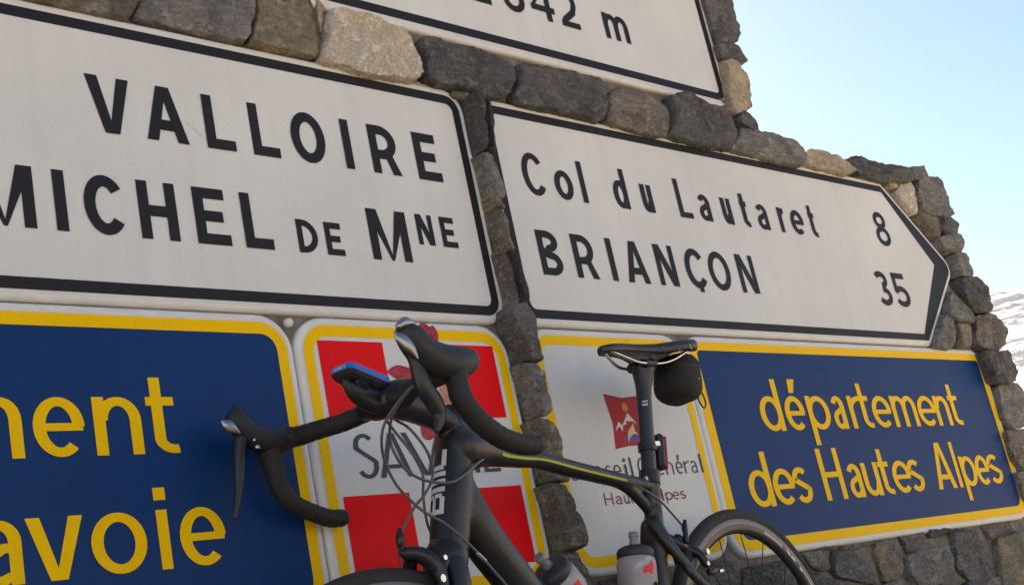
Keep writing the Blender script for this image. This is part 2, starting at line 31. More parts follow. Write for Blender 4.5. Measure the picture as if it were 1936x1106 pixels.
so.rotation_euler = sd.to_track_quat('Z', 'Y').to_euler()
SC.view_settings.view_transform = 'Standard'; SC.view_settings.look = 'None'
SC.view_settings.exposure = 1.50; SC.view_settings.gamma = 1.0; SC.view_settings.use_white_balance = True; SC.view_settings.white_balance_temperature = 7400; SC.view_settings.white_balance_tint = 8; SC.view_settings.use_curve_mapping = False

# ------------------------------------------------------------------ helpers
def mesh_obj(name, verts, faces, mats, parent=None, loc=None, smooth=False, fm=None):
    me = bpy.data.meshes.new(name)
    me.from_pydata([tuple(v) for v in verts], [], faces)
    for mt in (mats if isinstance(mats, (list, tuple)) else [mats]): me.materials.append(mt)
    if smooth: me.polygons.foreach_set('use_smooth', [True] * len(me.polygons))
    if fm: me.polygons.foreach_set('material_index', fm)
    me.update()
    o = bpy.data.objects.new(name, me); COL.objects.link(o)
    if parent is not None: o.parent = parent
    if loc is not None: o.location = loc
    return o
def thing(name, label, cat, loc=(0, 0, 0), group=None):
    o = bpy.data.objects.new(name, None); COL.objects.link(o); o.location = loc; o.empty_display_size = .1
    o['label'] = label; o['category'] = cat
    if group: o['group'] = group
    return o
def tag(o, label, cat, group=None):
    o['label'] = label; o['category'] = cat
    if group: o['group'] = group
    return o
class MB:
    def __init__(s): s.v = []; s.f = []; s.fm = []
    def add(s, v, f, mi=0):
        b = len(s.v); s.v += [tuple(p) for p in v]
        for q in f: s.f.append(tuple(b + i for i in q)); s.fm.append(mi)
    def build(s, name, mats, parent=None, smooth=False): return mesh_obj(name, s.v, s.f, mats, parent, None, smooth, s.fm)
def cr(pts, n=6):
    """Catmull-Rom through tuples of any length"""
    if len(pts) < 3: return [tuple(p) for p in pts]
    P = [pts[0]] + list(pts) + [pts[-1]]; out = []
    for i in range(1, len(P) - 2):
        a, b, c, d = P[i - 1], P[i], P[i + 1], P[i + 2]
        for k in range(n):
            t = k / n
            out.append(tuple(0.5 * (2 * b[j] + (c[j] - a[j]) * t + (2 * a[j] - 5 * b[j] + 4 * c[j] - d[j]) * t * t + (3 * b[j] - a[j] - 3 * c[j] + d[j]) * t ** 3) for j in range(len(b))))
    out.append(tuple(pts[-1])); return out
def tube(mb, pts, seg=12, n=5, flat=1.0, cap=True, mi=0, up=None, roundcap=True, wrap=0.):
    """pts (x,y,z,r); flat scales the radius along local side axis (Y)"""
    P = cr(pts, n) if n > 1 else [tuple(p) for p in pts]
    C = [Vector(p[:3]) for p in P]; rad = [max(p[3], 1e-5) for p in P]
    if wrap:                                     # overlapping turns of tape: resample finely, step the radius every turn
        L_ = [0.]
        for i in range(1, len(C)): L_.append(L_[-1] + (C[i] - C[i - 1]).length)
        NC, NR = [], []; k_ = int(L_[-1] / .0022) + 1; j = 0
        for q in range(k_ + 1):
            t_ = L_[-1] * q / k_
            while j < len(C) - 2 and L_[j + 1] < t_: j += 1
            u_ = (t_ - L_[j]) / max(1e-9, L_[j + 1] - L_[j]); NC.append(C[j].lerp(C[j + 1], u_)); NR.append(rad[j] + (rad[j + 1] - rad[j]) * u_)
        C, rad = NC, NR; wl = L_[-1] / k_
    if roundcap:
        for end in (0, -1):
            d = (C[0] - C[1]).normalized() if end == 0 else (C[-1] - C[-2]).normalized()
            r = rad[end]; base = C[end]
            ex = [(base + d * r * math.sin(a) * .8, r * math.cos(a)) for a in (R(30), R(60), R(82))]
            if end == 0:
                for c_, r_ in ex: C.insert(0, c_); rad.insert(0, r_)
            else:
                for c_, r_ in ex: C.append(c_); rad.append(r_)
    ref = Vector(up) if up else Vector((0, 1, 0)); V = []; F = []
    for i, c in enumerate(C):
        t = (C[min(i + 1, len(C) - 1)] - C[max(i - 1, 0)]).normalized()
        s = ref - t * ref.dot(t)
        if s.length < 1e-4: s = Vector((1, 0, 0)) - t * t.x
        s.normalize(); u = t.cross(s).normalized()
        if not up: ref = s
        for k in range(seg):
            a = 2 * math.pi * k / seg; r_ = rad[i]
            if wrap: r_ += wrap * (((i * wl / .017) + a / (2 * math.pi)) % 1.) - wrap * .5
            V.append(c + s * (math.cos(a) * r_ * flat) + u * (math.sin(a) * r_))
    for i in range(len(C) - 1):
        for k in range(seg):
            k2 = (k + 1) % seg
            F.append((i * seg + k, i * seg + k2, (i + 1) * seg + k2, (i + 1) * seg + k))
    if cap:
        F.append(tuple(range(seg - 1, -1, -1))); F.append(tuple((len(C) - 1) * seg + k for k in range(seg)))
    mb.add(V, F, mi)
def box(mb, c, s, rot=None, bev=.12, mi=0):
    """bevelled box, centre c, half sizes s"""
    V = []; c = Vector(c); b = min(s) * bev * 2
    for sx in (-1, 1):
        for sy in (-1, 1):
            for sz in (-1, 1):
                for ax_ in range(3):
                    p = [sx * s[0], sy * s[1], sz * s[2]]; q = [sx, sy, sz]
                    for j in range(3):
                        if j != ax_: p[j] -= q[j] * b
                    v = Vector(p)
                    if rot: v = rot @ v
                    V.append(c + v)
    import bmesh
    bm = bmesh.new(); vs = [bm.verts.new(v) for v in V]
    bmesh.ops.convex_hull(bm, input=vs); bm.verts.index_update()
    mb.add([v.co for v in bm.verts], [[v.index for v in f.verts] for f in bm.faces], mi); bm.free()
# ------------------------------------------------------------------ materials
def mat(name, col, rough=.5, metal=0., spec=.5, coat=0., coat_r=.1, noise_amt=0., noise_scale=20., bump=0., bump_scale=60., emit=None, trans=0., bump_dist=.002):
    mt = bpy.data.materials.new(name); mt.use_nodes = True; n = mt.node_tree; b = n.nodes['Principled BSDF']
    b.inputs['Base Color'].default_value = (*col, 1); b.inputs['Roughness'].default_value = rough; b.inputs['Metallic'].default_value = metal
    b.inputs['Specular IOR Level'].default_value = spec; b.inputs['Coat Weight'].default_value = coat; b.inputs['Coat Roughness'].default_value = coat_r
    if trans: b.inputs['Transmission Weight'].default_value = trans
    if noise_amt or bump:
        tc = n.nodes.new('ShaderNodeTexCoord')
    if noise_amt:
        a = n.nodes.new('ShaderNodeTexNoise'); a.inputs['Scale'].default_value = noise_scale; a.inputs['Detail'].default_value = 6; a.inputs['Roughness'].default_value = .65
        n.links.new(tc.outputs['Object'], a.inputs['Vector'])
        r = n.nodes.new('ShaderNodeMapRange'); r.inputs[1].default_value = .3; r.inputs[2].default_value = .7
        r.inputs[3].default_value = 1 - noise_amt; r.inputs[4].default_value = 1 + noise_amt * .6
        n.links.new(a.outputs['Fac'], r.inputs[0])
        mx = n.nodes.new('ShaderNodeVectorMath'); mx.operation = 'SCALE'; mx.inputs[0].default_value = col
        n.links.new(r.outputs[0], mx.inputs['Scale']); n.links.new(mx.outputs[0], b.inputs['Base Color'])
        rr = n.nodes.new('ShaderNodeMapRange'); rr.inputs[1].default_value = .3; rr.inputs[2].default_value = .7
        rr.inputs[3].default_value = rough * .85; rr.inputs[4].default_value = min(1, rough * 1.2)
        n.links.new(a.outputs['Fac'], rr.inputs[0]); n.links.new(rr.outputs[0], b.inputs['Roughness'])
    if bump:
        a2 = n.nodes.new('ShaderNodeTexNoise'); a2.inputs['Scale'].default_value = bump_scale; a2.inputs['Detail'].default_value = 4
        n.links.new(tc.outputs['Object'], a2.inputs['Vector'])
        bp = n.nodes.new('ShaderNodeBump'); bp.inputs['Strength'].default_value = bump; bp.inputs['Distance'].default_value = bump_dist
        n.links.new(a2.outputs['Fac'], bp.inputs['Height']); n.links.new(bp.outputs[0], b.inputs['Normal'])
    return mt
def sheet_mat(name, col, rough=.38, grain=.10, dirt=.12, coat=.0, spec=.13):
    """retro-reflective sheeting on metal: fine beaded grain, faint cloudy weathering"""
    mt = bpy.data.materials.new(name); mt.use_nodes = True; n = mt.node_tree; b = n.nodes['Principled BSDF']
    N = n.nodes.new; Lk = n.links.new
    tc = N('ShaderNodeTexCoord')
    g = N('ShaderNodeTexNoise'); g.inputs['Scale'].default_value = 420; g.inputs['Detail'].default_value = 1.5; Lk(tc.outputs['Object'], g.inputs['Vector'])
    c = N('ShaderNodeTexNoise'); c.inputs['Scale'].default_value = 3.5; c.inputs['Detail'].default_value = 5; Lk(tc.outputs['Object'], c.inputs['Vector'])
    mg = N('ShaderNodeMapRange'); mg.inputs[1].default_value = .3; mg.inputs[2].default_value = .7; mg.inputs[3].default_value = 1 - grain; mg.inputs[4].default_value = 1 + grain
    Lk(g.outputs['Fac'], mg.inputs[0])
    mc = N('ShaderNodeMapRange'); mc.inputs[1].default_value = .3; mc.inputs[2].default_value = .75; mc.inputs[3].default_value = 1 - dirt; mc.inputs[4].default_value = 1.0
    Lk(c.outputs['Fac'], mc.inputs[0])
    mu0 = N('ShaderNodeMath'); mu0.operation = 'MULTIPLY'; Lk(mg.outputs[0], mu0.inputs[0]); Lk(mc.outputs[0], mu0.inputs[1])
    mp = N('ShaderNodeMapping'); mp.inputs['Scale'].default_value = (26, 26, 1.3); Lk(tc.outputs['Object'], mp.inputs['Vector'])
    sk = N('ShaderNodeTexNoise'); sk.inputs['Scale'].default_value = 1.; sk.inputs['Detail'].default_value = 4; Lk(mp.outputs[0], sk.inputs['Vector'])
    ms = N('ShaderNodeMapRange'); ms.inputs[1].default_value = .5; ms.inputs[2].default_value = .72; ms.inputs[3].default_value = 1.; ms.inputs[4].default_value = .955
    Lk(sk.outputs['Fac'], ms.inputs[0])
    vs = N('ShaderNodeTexVoronoi'); vs.inputs['Scale'].default_value = 34; Lk(tc.outputs['Object'], vs.inputs['Vector'])
    mv = N('ShaderNodeMapRange'); mv.inputs[1].default_value = .035; mv.inputs[2].default_value = .07; mv.inputs[3].default_value = .80; mv.inputs[4].default_value = 1.
    Lk(vs.outputs['Distance'], mv.inputs[0])
    mu1 = N('ShaderNodeMath'); mu1.operation = 'MULTIPLY'; Lk(ms.outputs[0], mu1.inputs[0]); Lk(mv.outputs[0], mu1.inputs[1])
    mu = N('ShaderNodeMath'); mu.operation = 'MULTIPLY'; Lk(mu0.outputs[0], mu.inputs[0]); Lk(mu1.outputs[0], mu.inputs[1])
    sc = N('ShaderNodeVectorMath'); sc.operation = 'SCALE'; sc.inputs[0].default_value = col; Lk(mu.outputs[0], sc.inputs['Scale'])
    # faint chroma mottling
    cn = N('ShaderNodeMix'); cn.data_type = 'RGBA'; cn.blend_type = 'OVERLAY'; cn.inputs[0].default_value = .035
    g2 = N('ShaderNodeTexNoise'); g2.inputs['Scale'].default_value = 160; g2.inputs['Detail'].default_value = 1; Lk(tc.outputs['Object'], g2.inputs['Vector'])
    Lk(sc.outputs[0], cn.inputs[6]); Lk(g2.outputs['Color'], cn.inputs[7]); Lk(cn.outputs[2], b.inputs['Base Color'])
    b.inputs['Roughness'].default_value = rough + .06; b.inputs['Specular IOR Level'].default_value = spec; b.inputs['Coat Weight'].default_value = coat; b.inputs['Coat Roughness'].default_value = .25
    w = N('ShaderNodeTexNoise'); w.inputs['Scale'].default_value = 2.2; w.inputs['Detail'].default_value = 1; Lk(tc.outputs['Object'], w.inputs['Vector'])
    bp = N('ShaderNodeBump'); bp.inputs['Strength'].default_value = .05; bp.inputs['Distance'].default_value = .01; Lk(w.outputs['Fac'], bp.inputs['Height'])
    Lk(bp.outputs[0], b.inputs['Normal'])
    return mt
def stone_mat(name, c1, c2, c3, spot=.25, strata=1.0):
    mt = bpy.data.materials.new(name); mt.use_nodes = True; n = mt.node_tree; b = n.nodes['Principled BSDF']
    N = n.nodes.new; Lk = n.links.new
    tc = N('ShaderNodeTexCoord'); oi = N('ShaderNodeObjectInfo')
    ad = N('ShaderNodeVectorMath'); ad.operation = 'ADD'
    sv = N('ShaderNodeVectorMath'); sv.operation = 'SCALE'; sv.inputs[0].default_value = (37., 11., 23.); Lk(oi.outputs['Random'], sv.inputs['Scale'])
    Lk(tc.outputs['Object'], ad.inputs[0]); Lk(sv.outputs[0], ad.inputs[1])
    def nz(scale, det, rough=.6, vec=None, dist=0.):
        t = N('ShaderNodeTexNoise'); t.inputs['Scale'].default_value = scale; t.inputs['Detail'].default_value = det; t.inputs['Roughness'].default_value = rough; t.inputs['Distortion'].default_value = dist
        Lk((vec or ad).outputs[0], t.inputs['Vector']); return t
    def rng(src, a, b_, lo=0., hi=1.):
        r = N('ShaderNodeMapRange'); r.inputs[1].default_value = a; r.inputs[2].default_value = b_; r.inputs[3].default_value = lo; r.inputs[4].default_value = hi
        Lk(src, r.inputs[0]); return r.outputs[0]
    def mix(f, a, b_, mode='MIX'):
        x = N('ShaderNodeMix'); x.data_type = 'RGBA'; x.blend_type = mode
        if isinstance(f, float): x.inputs[0].default_value = f
        else: Lk(f, x.inputs[0])
        for s_, k in ((a, 6), (b_, 7)):
            if isinstance(s_, tuple): x.inputs[k].default_value = (*s_, 1)
            else: Lk(s_, x.inputs[k])
        return x.outputs[2]
    big = nz(13, 8, .66, dist=.7); fine = nz(150, 6, .75); mid = nz(42, 7, .72, dist=.5)
    mp = N('ShaderNodeMapping'); mp.inputs['Scale'].default_value = (1.0, 1.0, 7.0); mp.inputs['Rotation'].default_value = (.1, .25, 0); Lk(ad.outputs[0], mp.inputs['Vector'])
    lay = nz(20, 6, .68, mp, .7)
    colr = mix(rng(big.outputs['Fac'], .42, .60), c1, c2)
    colr = mix(rng(mid.outputs['Fac'], .53, .64, 0, .85), colr, c3)
    colr = mix(rng(lay.outputs['Fac'], .4, .62, 0, .45 * strata), colr, tuple(x * .5 for x in c1))
    sp = nz(75, 5, .8); colr = mix(rng(sp.outputs['Fac'], .63, .72, 0, spot), colr, (.5, .47, .4))
    fr = rng(fine.outputs['Fac'], .3, .7, .62, 1.75)
    fv = N('ShaderNodeVectorMath'); fv.operation = 'SCALE'; Lk(colr, fv.inputs[0]); Lk(fr, fv.inputs['Scale'])
    Lk(fv.outputs[0], b.inputs['Base Color']); b.inputs['Roughness'].default_value = .82; b.inputs['Specular IOR Level'].default_value = .3
    h1 = N('ShaderNodeMath'); h1.operation = 'MULTIPLY_ADD'; Lk(mid.outputs['Fac'], h1.inputs[0]); h1.inputs[1].default_value = 1.6; Lk(fine.outputs['Fac'], h1.inputs[2])
    h2 = N('ShaderNodeMath'); h2.operation = 'MULTIPLY_ADD'; Lk(lay.outputs['Fac'], h2.inputs[0]); h2.inputs[1].default_value = 1.1 * strata; Lk(h1.outputs[0], h2.inputs[2])
    bp = N('ShaderNodeBump'); bp.inputs['Strength'].default_value = 1.; bp.inputs['Distance'].default_value = .0065; Lk(h2.outputs[0], bp.inputs['Height'])
    Lk(bp.outputs[0], b.inputs['Normal'])
    return mt
M_white = sheet_mat('sign_white', (.70, .70, .665))
M_edge = mat('sign_edge_paint', (.70, .685, .64), .5, noise_amt=.12, noise_scale=18, bump=.2, bump_scale=90, bump_dist=.001)
M_black = sheet_mat('sign_black', (.022, .021, .025), .4, .1, .1)
M_yellow = sheet_mat('sign_yellow', (.93, .55, .001), .4, .05, .06)
M_blue = sheet_mat('sign_blue', (.001, .036, .145), .4, .18, .15, spec=.15)
M_red = sheet_mat('sign_red', (.84, .002, .006), .4, .08, .14)
M_greytext = sheet_mat('sign_grey_text', (.07, .075, .085), .4, .1, .1)
M_brownred = sheet_mat('sign_brown_red', (.22, .045, .04), .4, .1, .1)
M_emblem = sheet_mat('emblem_red', (.42, .03, .035), .4)
M_orange = sheet_mat('emblem_orange', (.75, .25, .05), .4)
M_cream = sheet_mat('emblem_cream', (.7, .55, .25), .4)
M_violet = sheet_mat('emblem_violet', (.12, .09, .4), .4)
M_stk = mat('sticker_red', (.38, .012, .03), .45, noise_amt=.4, noise_scale=60, bump=.4, bump_scale=80)
M_stk2 = mat('sticker_skin', (.55, .22, .13), .5, noise_amt=.4, noise_scale=70)
STONES = {
 'dark': stone_mat('stone_dark', (.085, .085, .088), (.150, .143, .134), (.24, .228, .20), .4),
 'slate': stone_mat('stone_slate', (.105, .102, .100), (.185, .174, .164), (.26, .243, .215), .3),
 'grey': stone_mat('stone_grey', (.16, .157, .148), (.27, .255, .23), (.38, .36, .315), .4),
 'green': stone_mat('stone_green', (.15, .16, .142), (.27, .267, .227), (.38, .375, .32), .45),
 'olive': stone_mat('stone_olive', (.15, .138, .11), (.27, .245, .19), (.38, .345, .27), .35),
 'ochre': stone_mat('stone_ochre', (.18, .163, .13), (.36, .28, .165), (.30, .275, .22), .3),
 'brown': stone_mat('stone_brown', (.15, .13, .112), (.27, .235, .20), (.39, .35, .295), .35),
 'tan': stone_mat('stone_tan', (.38, .31, .215), (.54, .44, .32), (.36, .33, .28), .35, .5),
 'cream': stone_mat('stone_cream', (.58, .49, .35), (.50, .455, .40), (.88, .82, .74), .85, .3),
}
M_mortar = mat('mortar', (.19, .17, .14), .95, noise_amt=.5, noise_scale=25, bump=1., bump_scale=50, bump_dist=.012)
M_carbon = mat('carbon_matt', (.015, .0138, .0135), .42, spec=.5, noise_amt=.2, noise_scale=30, coat=.15, coat_r=.35)
M_tape = mat('bar_tape', (.016, .0145, .0135), .68, noise_amt=.3, noise_scale=150, bump=.5, bump_scale=300, bump_dist=.001)
M_rubber = mat('hood_rubber', (.017, .017, .018), .55, noise_amt=.2, noise_scale=60, bump=.15, bump_scale=400, bump_dist=.0006)
M_tyre = mat('tyre_rubber', (.022, .020, .019), .75, noise_amt=.25, noise_scale=60, bump=.3, bump_scale=250, bump_dist=.0008)
M_track = mat('rim_brake_track', (.20, .18, .172), .45, metal=.5, noise_amt=.15, noise_scale=120)
M_rim = mat('rim_black', (.028, .024, .023), .35, noise_amt=.1)
M_chrome = mat('polished_alloy', (.62, .61, .60), .17, metal=1.)
M_plate = mat('satin_alloy', (.30, .295, .29), .30, metal=1.)
M_dull = mat('dull_alloy', (.33, .33, .34), .35, metal=.9)
M_blackmetal = mat('black_alloy', (.022, .022, .024), .35, metal=.3)
M_cable = mat('cable_housing', (.085, .082, .085), .33, coat=.2)
M_lime = mat('lime_paint', (.40, .44, .015), .4)
M_decal = mat('decal_white', (.66, .66, .66), .4)
M_cordura = mat('bag_nylon', (.017, .0155, .0145), .85, noise_amt=.4, noise_scale=90, bump=.6, bump_scale=420, bump_dist=.001)
M_gblue = mat('computer_blue', (.01, .13, .48), .35)
M_gblack = mat('computer_black', (.018, .018, .02), .5)
M_bottle = mat('bottle_plastic', (.42, .39, .37), .4, noise_amt=.12, noise_scale=25, trans=.15)
M_nozzle = mat('bottle_nozzle', (.36, .37, .40), .3, trans=.5)
M_cap = mat('bottle_cap', (.03, .026, .030), .5)
M_redp = mat('red_print', (.72, .012, .03), .4)
M_lens = mat('red_lens', (.45, .01, .015), .15, trans=.2)
M_saddle = mat('saddle_leather', (.020, .020, .023), .36, noise_amt=.15, noise_scale=70, bump=.1, bump_scale=300)

# ------------------------------------------------------------------ ground and mountains
def ridge_el(a):
    d = math.degrees(a)
    e = 9.9 + 1.0 * noise.noise(Vector((d * .9, 3.3, 0))) + .55 * noise.noise(Vector((d * 2.6, 8.1, 0))) + .25 * noise.noise(Vector((d * 7, 1.7, 0)))
    e += 1.3 * math.exp(-((d - 66.1) / .30) ** 2) - .35 * max(0, d - 66.6)
    return e
azs = []
d = 0.
while d < 360:
    azs.append(R(d)); d += .045 if 62 < d < 74 else 2.0
rs = [0, .6, 1.2, 1.8, 2.4, 3, 4, 6, 9, 14, 22, 35, 55, 60]
def near_h(x, y): return .05 * 3 * math.tanh((x - 1.87) / 3) + .012 * noise.noise(Vector((x * 1.3, y * 1.3, 0)))
def far_h(r, a):
    x, y = r * math.sin(a), r * math.cos(a)
    t = min(1, max(0, (r - 60) / 2100)); t = t * t * (3 - 2 * t) * .75 + t * .25
    w_ = min(1, max(0, (r - 1500) / 660)); w_ = w_ * w_ * w_
    h = math.tan(R(10.0 + .5 * noise.noise(Vector((x / 900, y / 900, 0))) * (1 - w_) + (ridge_el(a) - 10.0) * w_)) * 2160 * t
    k = min(1, r / 900) * (1 - .75 * max(0, 1 - abs(r - 2160) / 500))
    nn = 0; am = 34; fr = 1 / 520
    for _ in range(5):
        nn += am * (abs(noise.noise(Vector((x * fr, y * fr, 1.3)))) - .22); am *= .5; fr *= 2.1
    h += nn * k
    if r > 2160: h -= (r - 2160) * .45
    return h
V, F = [(0, 0, near_h(0, 0))], []
for r in rs[1:]:
    for a in azs: x, y = r * math.sin(a), r * math.cos(a); V.append((x, y, near_h(x, y)))
na = len(azs)
for k in range(na): F.append((0, 1 + (k + 1) % na, 1 + k))
for i in range(len(rs) - 2):
    for k in range(na):
        k2 = (k + 1) % na; F.append((1 + i * na + k, 1 + i * na + k2, 1 + (i + 1) * na + k2, 1 + (i + 1) * na + k))
g = bpy.data.materials.new('gravel_ground'); g.use_nodes = True
n = g.node_tree; b = n.nodes['Principled BSDF']; b.inputs['Roughness'].default_value = .95
tc = n.nodes.new('ShaderNodeTexCoord'); t1 = n.nodes.new('ShaderNodeTexNoise'); t1.inputs['Scale'].default_value = 2.; t1.inputs['Detail'].default_value = 10; t1.inputs['Roughness'].default_value = .7
n.links.new(tc.outputs['Object'], t1.inputs['Vector']); cr_ = n.nodes.new('ShaderNodeValToRGB'); n.links.new(t1.outputs['Fac'], cr_.inputs[0])
cr_.color_ramp.elements[0].position = .3; cr_.color_ramp.elements[0].color = (.40, .31, .20, 1); cr_.color_ramp.elements[1].position = .7; cr_.color_ramp.elements[1].color = (.66, .53, .37, 1)
n.links.new(cr_.outputs[0], b.inputs['Base Color'])
bp = n.nodes.new('ShaderNodeBump'); bp.inputs['Strength'].default_value = .6; bp.inputs['Distance'].default_value = .03; n.links.new(t1.outputs['Fac'], bp.inputs['Height']); n.links.new(bp.outputs[0], b.inputs['Normal'])
go = mesh_obj('ground', V, F, g, smooth=True); go['kind'] = 'structure'
rs2 = [58 + 20 * k for k in range(4)] + [140 * 1.12 ** k for k in range(18)] + [1000 + 26 * k for k in range(50)] + [2330, 2500, 2800, 3300, 4000, 5000, 6300]
V, F = [], []
for r in rs2:
    for a in azs:
        x, y = r * math.sin(a), r * math.cos(a)
        V.append((x, y, far_h(r, a) - (.15 if r < 70 else 0) + (near_h(x, y) if r < 100 else 0)))
for i in range(len(rs2) - 1):
    for k in range(na):
        k2 = (k + 1) % na; F.append((i * na + k, i * na + k2, (i + 1) * na + k2, (i + 1) * na + k))
s = bpy.data.materials.new('snow_and_rock'); s.use_nodes = True
n = s.node_tree; b = n.nodes['Principled BSDF']; b.inputs['Roughness'].default_value = .8
tc = n.nodes.new('ShaderNodeTexCoord'); t1 = n.nodes.new('ShaderNodeTexNoise'); t1.inputs['Scale'].default_value = .020; t1.inputs['Detail'].default_value = 9; t1.inputs['Roughness'].default_value = .74; t1.inputs['Distortion'].default_value = 1.2
n.links.new(tc.outputs['Object'], t1.inputs['Vector'])
cr_ = n.nodes.new('ShaderNodeValToRGB'); n.links.new(t1.outputs['Fac'], cr_.inputs[0])
cr_.color_ramp.elements[0].position = .475; cr_.color_ramp.elements[0].color = (.90, .91, .93, 1); cr_.color_ramp.elements[1].position = .53; cr_.color_ramp.elements[1].color = (.17, .175, .20, 1)
n.links.new(cr_.outputs[0], b.inputs['Base Color'])
bp = n.nodes.new('ShaderNodeBump'); bp.inputs['Strength'].default_value = 1.; bp.inputs['Distance'].default_value = 4.; n.links.new(t1.outputs['Fac'], bp.inputs['Height']); n.links.new(bp.outputs[0], b.inputs['Normal'])
mo = mesh_obj('snow_mountains', V, F, s, smooth=True); mo['kind'] = 'structure'

# ------------------------------------------------------------------ stone wall
wall = thing('stone_wall', 'rough dry stone monument wall of grey and tan blocks behind the road signs', 'wall', (1.9, 0.3, 0))
WL = Vector(wall.location)
def rock(poly, yo, back, front, mt, seed, hi=True):
    """one roughly squared block: hewn flat front, broken edges, chipped faces"""
    rnd = random.Random(seed)
    cx = sum(p[0] for p in poly) / len(poly); cz = sum(p[1] for p in poly) / len(poly)
    P = []
    n_ = len(poly)
    for i in range(n_):                       # knock the corners off a little, keep the sides straight
        a, b_, c = poly[i - 1], poly[i], poly[(i + 1) % n_]
        P.append((b_[0] * .90 + a[0] * .10, b_[1] * .90 + a[1] * .10)); P.append((b_[0] * .97 + (a[0] + c[0]) * .015, b_[1] * .97 + (a[1] + c[1]) * .015)); P.append((b_[0] * .90 + c[0] * .10, b_[1] * .90 + c[1] * .10))
    per = [0.]
    for i in range(len(P)): a, b_ = P[i], P[(i + 1) % len(P)]; per.append(per[-1] + math.hypot(a[0] - b_[0], a[1] - b_[1]))
    tot = per[-1]; nseg = max(20, min(120, int(tot / (.0042 if hi else .03))))
    Q = []; j = 0
    for i in range(nseg):
        t = tot * i / nseg
        while per[j + 1] < t: j += 1
        u = (t - per[j]) / max(1e-9, per[j + 1] - per[j]); a, b_ = P[j], P[(j + 1) % len(P)]
        Q.append((a[0] + (b_[0] - a[0]) * u, a[1] + (b_[1] - a[1]) * u))
    size = math.sqrt(max(1e-4, tot * tot / 16)); e = max(.3, min(1, size / .11))
    prof = [(0, back), (0, .02), (0, 0), (0, -front * .4), (.0008 * e, -front * .75), (.0026 * e, -front * .95), (.006 * e, -front)]
    tilt = (rnd.uniform(-.09, .09), rnd.uniform(-.10, .07)); off = Vector((rnd.uniform(-50, 50), rnd.uniform(-50, 50), rnd.uniform(-50, 50)))
    # a few random cleavage planes slice corners off the block
    cuts = []
    for _ in range(rnd.randint(2, 4)):
        a = rnd.uniform(0, 2 * math.pi); nrm = Vector((math.cos(a), -rnd.uniform(.7, 2.2), math.sin(a))).normalized()
        ext = max((q[0] - cx) * nrm.x + (q[1] - cz) * nrm.z for q in Q)
        cuts.append((nrm, ext + front * -nrm.y - rnd.uniform(.001, .008) * e))
    V = []; F = []
    def put(x, z, y, front_=False):
        p = Vector((x, y, z)) + off
        q = Vector((x - cx, y, z - cz))
        for nrm, dd in cuts:
            over = q.dot(nrm) - dd
            if over > 0 and y < .01: q -= nrm * over
        d = noise.noise_vector(p * 17) * .0028 + noise.noise_vector(p * 45) * .0030 + noise.noise_vector(p * 120) * .0022 + noise.noise_vector(p * 260) * .0011
        ch = noise.noise(Vector((p.x * 12, p.y * 30, p.z * 34))); st_ = round(ch * 3) / 3
        q += d * e
        if y < .01: q.y += (st_ * .0035 + abs(noise.noise(p * 30)) * .004) * e * (1.4 if front_ else .6)
        q.y += yo; V.append(tuple(q))
    for k, (ins, y) in enumerate(prof):
        for (x, z) in Q:
            dx, dz = x - cx, z - cz; L = math.hypot(dx, dz) or 1; s_ = max(.3, (L - ins) / L)
            put(cx + dx * s_, cz + dz * s_, y + (tilt[0] * dx + tilt[1] * dz) * (1 if k > 4 else 0), k > 4)
    fr_s = (.9, .8, .7, .6, .5, .4, .3, .2, .1) if hi and size > .06 else (.75, .5, .25)
    for s_ in fr_s:
        for (x, z) in Q:
            dx, dz = x - cx, z - cz; L = math.hypot(dx, dz) or 1; s2 = max(.3, (L - prof[-1][0]) / L) * s_
            put(cx + dx * s2, cz + dz * s2, -front - .001 + tilt[0] * dx * s2 + tilt[1] * dz * s2, True)
    nr = len(prof) + len(fr_s)
    for k in range(nr - 1):
        for i in range(nseg):
            i2 = (i + 1) % nseg; F.append((k * nseg + i, (k + 1) * nseg + i, (k + 1) * nseg + i2, k * nseg + i2))
    put(cx, cz, -front - .001, True); c = len(V) - 1
    for i in range(nseg): F.append(((nr - 1) * nseg + i, c, (nr - 1) * nseg + (i + 1) % nseg))
    return mesh_obj('stone', V, F, mt, wall, (cx - WL.x, -WL.y, cz - WL.z), smooth=False)
for i, (mt, yo, back, front, pts) in enumerate(DATA['stones']):
    o = rock(pts, yo, back, front, STONES[mt], i)
    for p in o.data.polygons: pass
# unseen courses that finish the wall outside the picture
rnd = random.Random(7)
def fill(x0, x1, z0, z1, h=.13, right=None):
    z = z0
    while z < z1 - .03:
        hh = min(z1 - z, h * rnd.uniform(.75, 1.25)); x = x0 - rnd.uniform(0, .1)
        xe = right(z) if right else x1
        while x < xe - .03:
            ww = min(max(.06, xe - x), rnd.uniform(.12, .30)); g_ = .008
            q = [(x + g_, z + g_), (x + ww / 2, z + g_ + rnd.uniform(-.008, .008)), (x + ww - g_, z + g_), (x + ww - g_ * rnd.uniform(.5, 2), z + hh / 2), (x + ww - g_, z + hh - g_), (x + ww / 2, z + hh - g_ + rnd.uniform(-.008, .008)), (x + g_, z + hh - g_), (x + g_ * rnd.uniform(.5, 2), z + hh / 2)]
            rock(q, .02, .12, .025, STONES[rnd.choice(['dark', 'slate', 'grey', 'olive', 'brown', 'ochre', 'dark'])], rnd.random(), False); x += ww
        z += hh
fill(-.2, 1.95, -.15, .58)
fill(1.95, 4.2, -.15, .46, .14, right=lambda z: 4.3 - .15 * z)
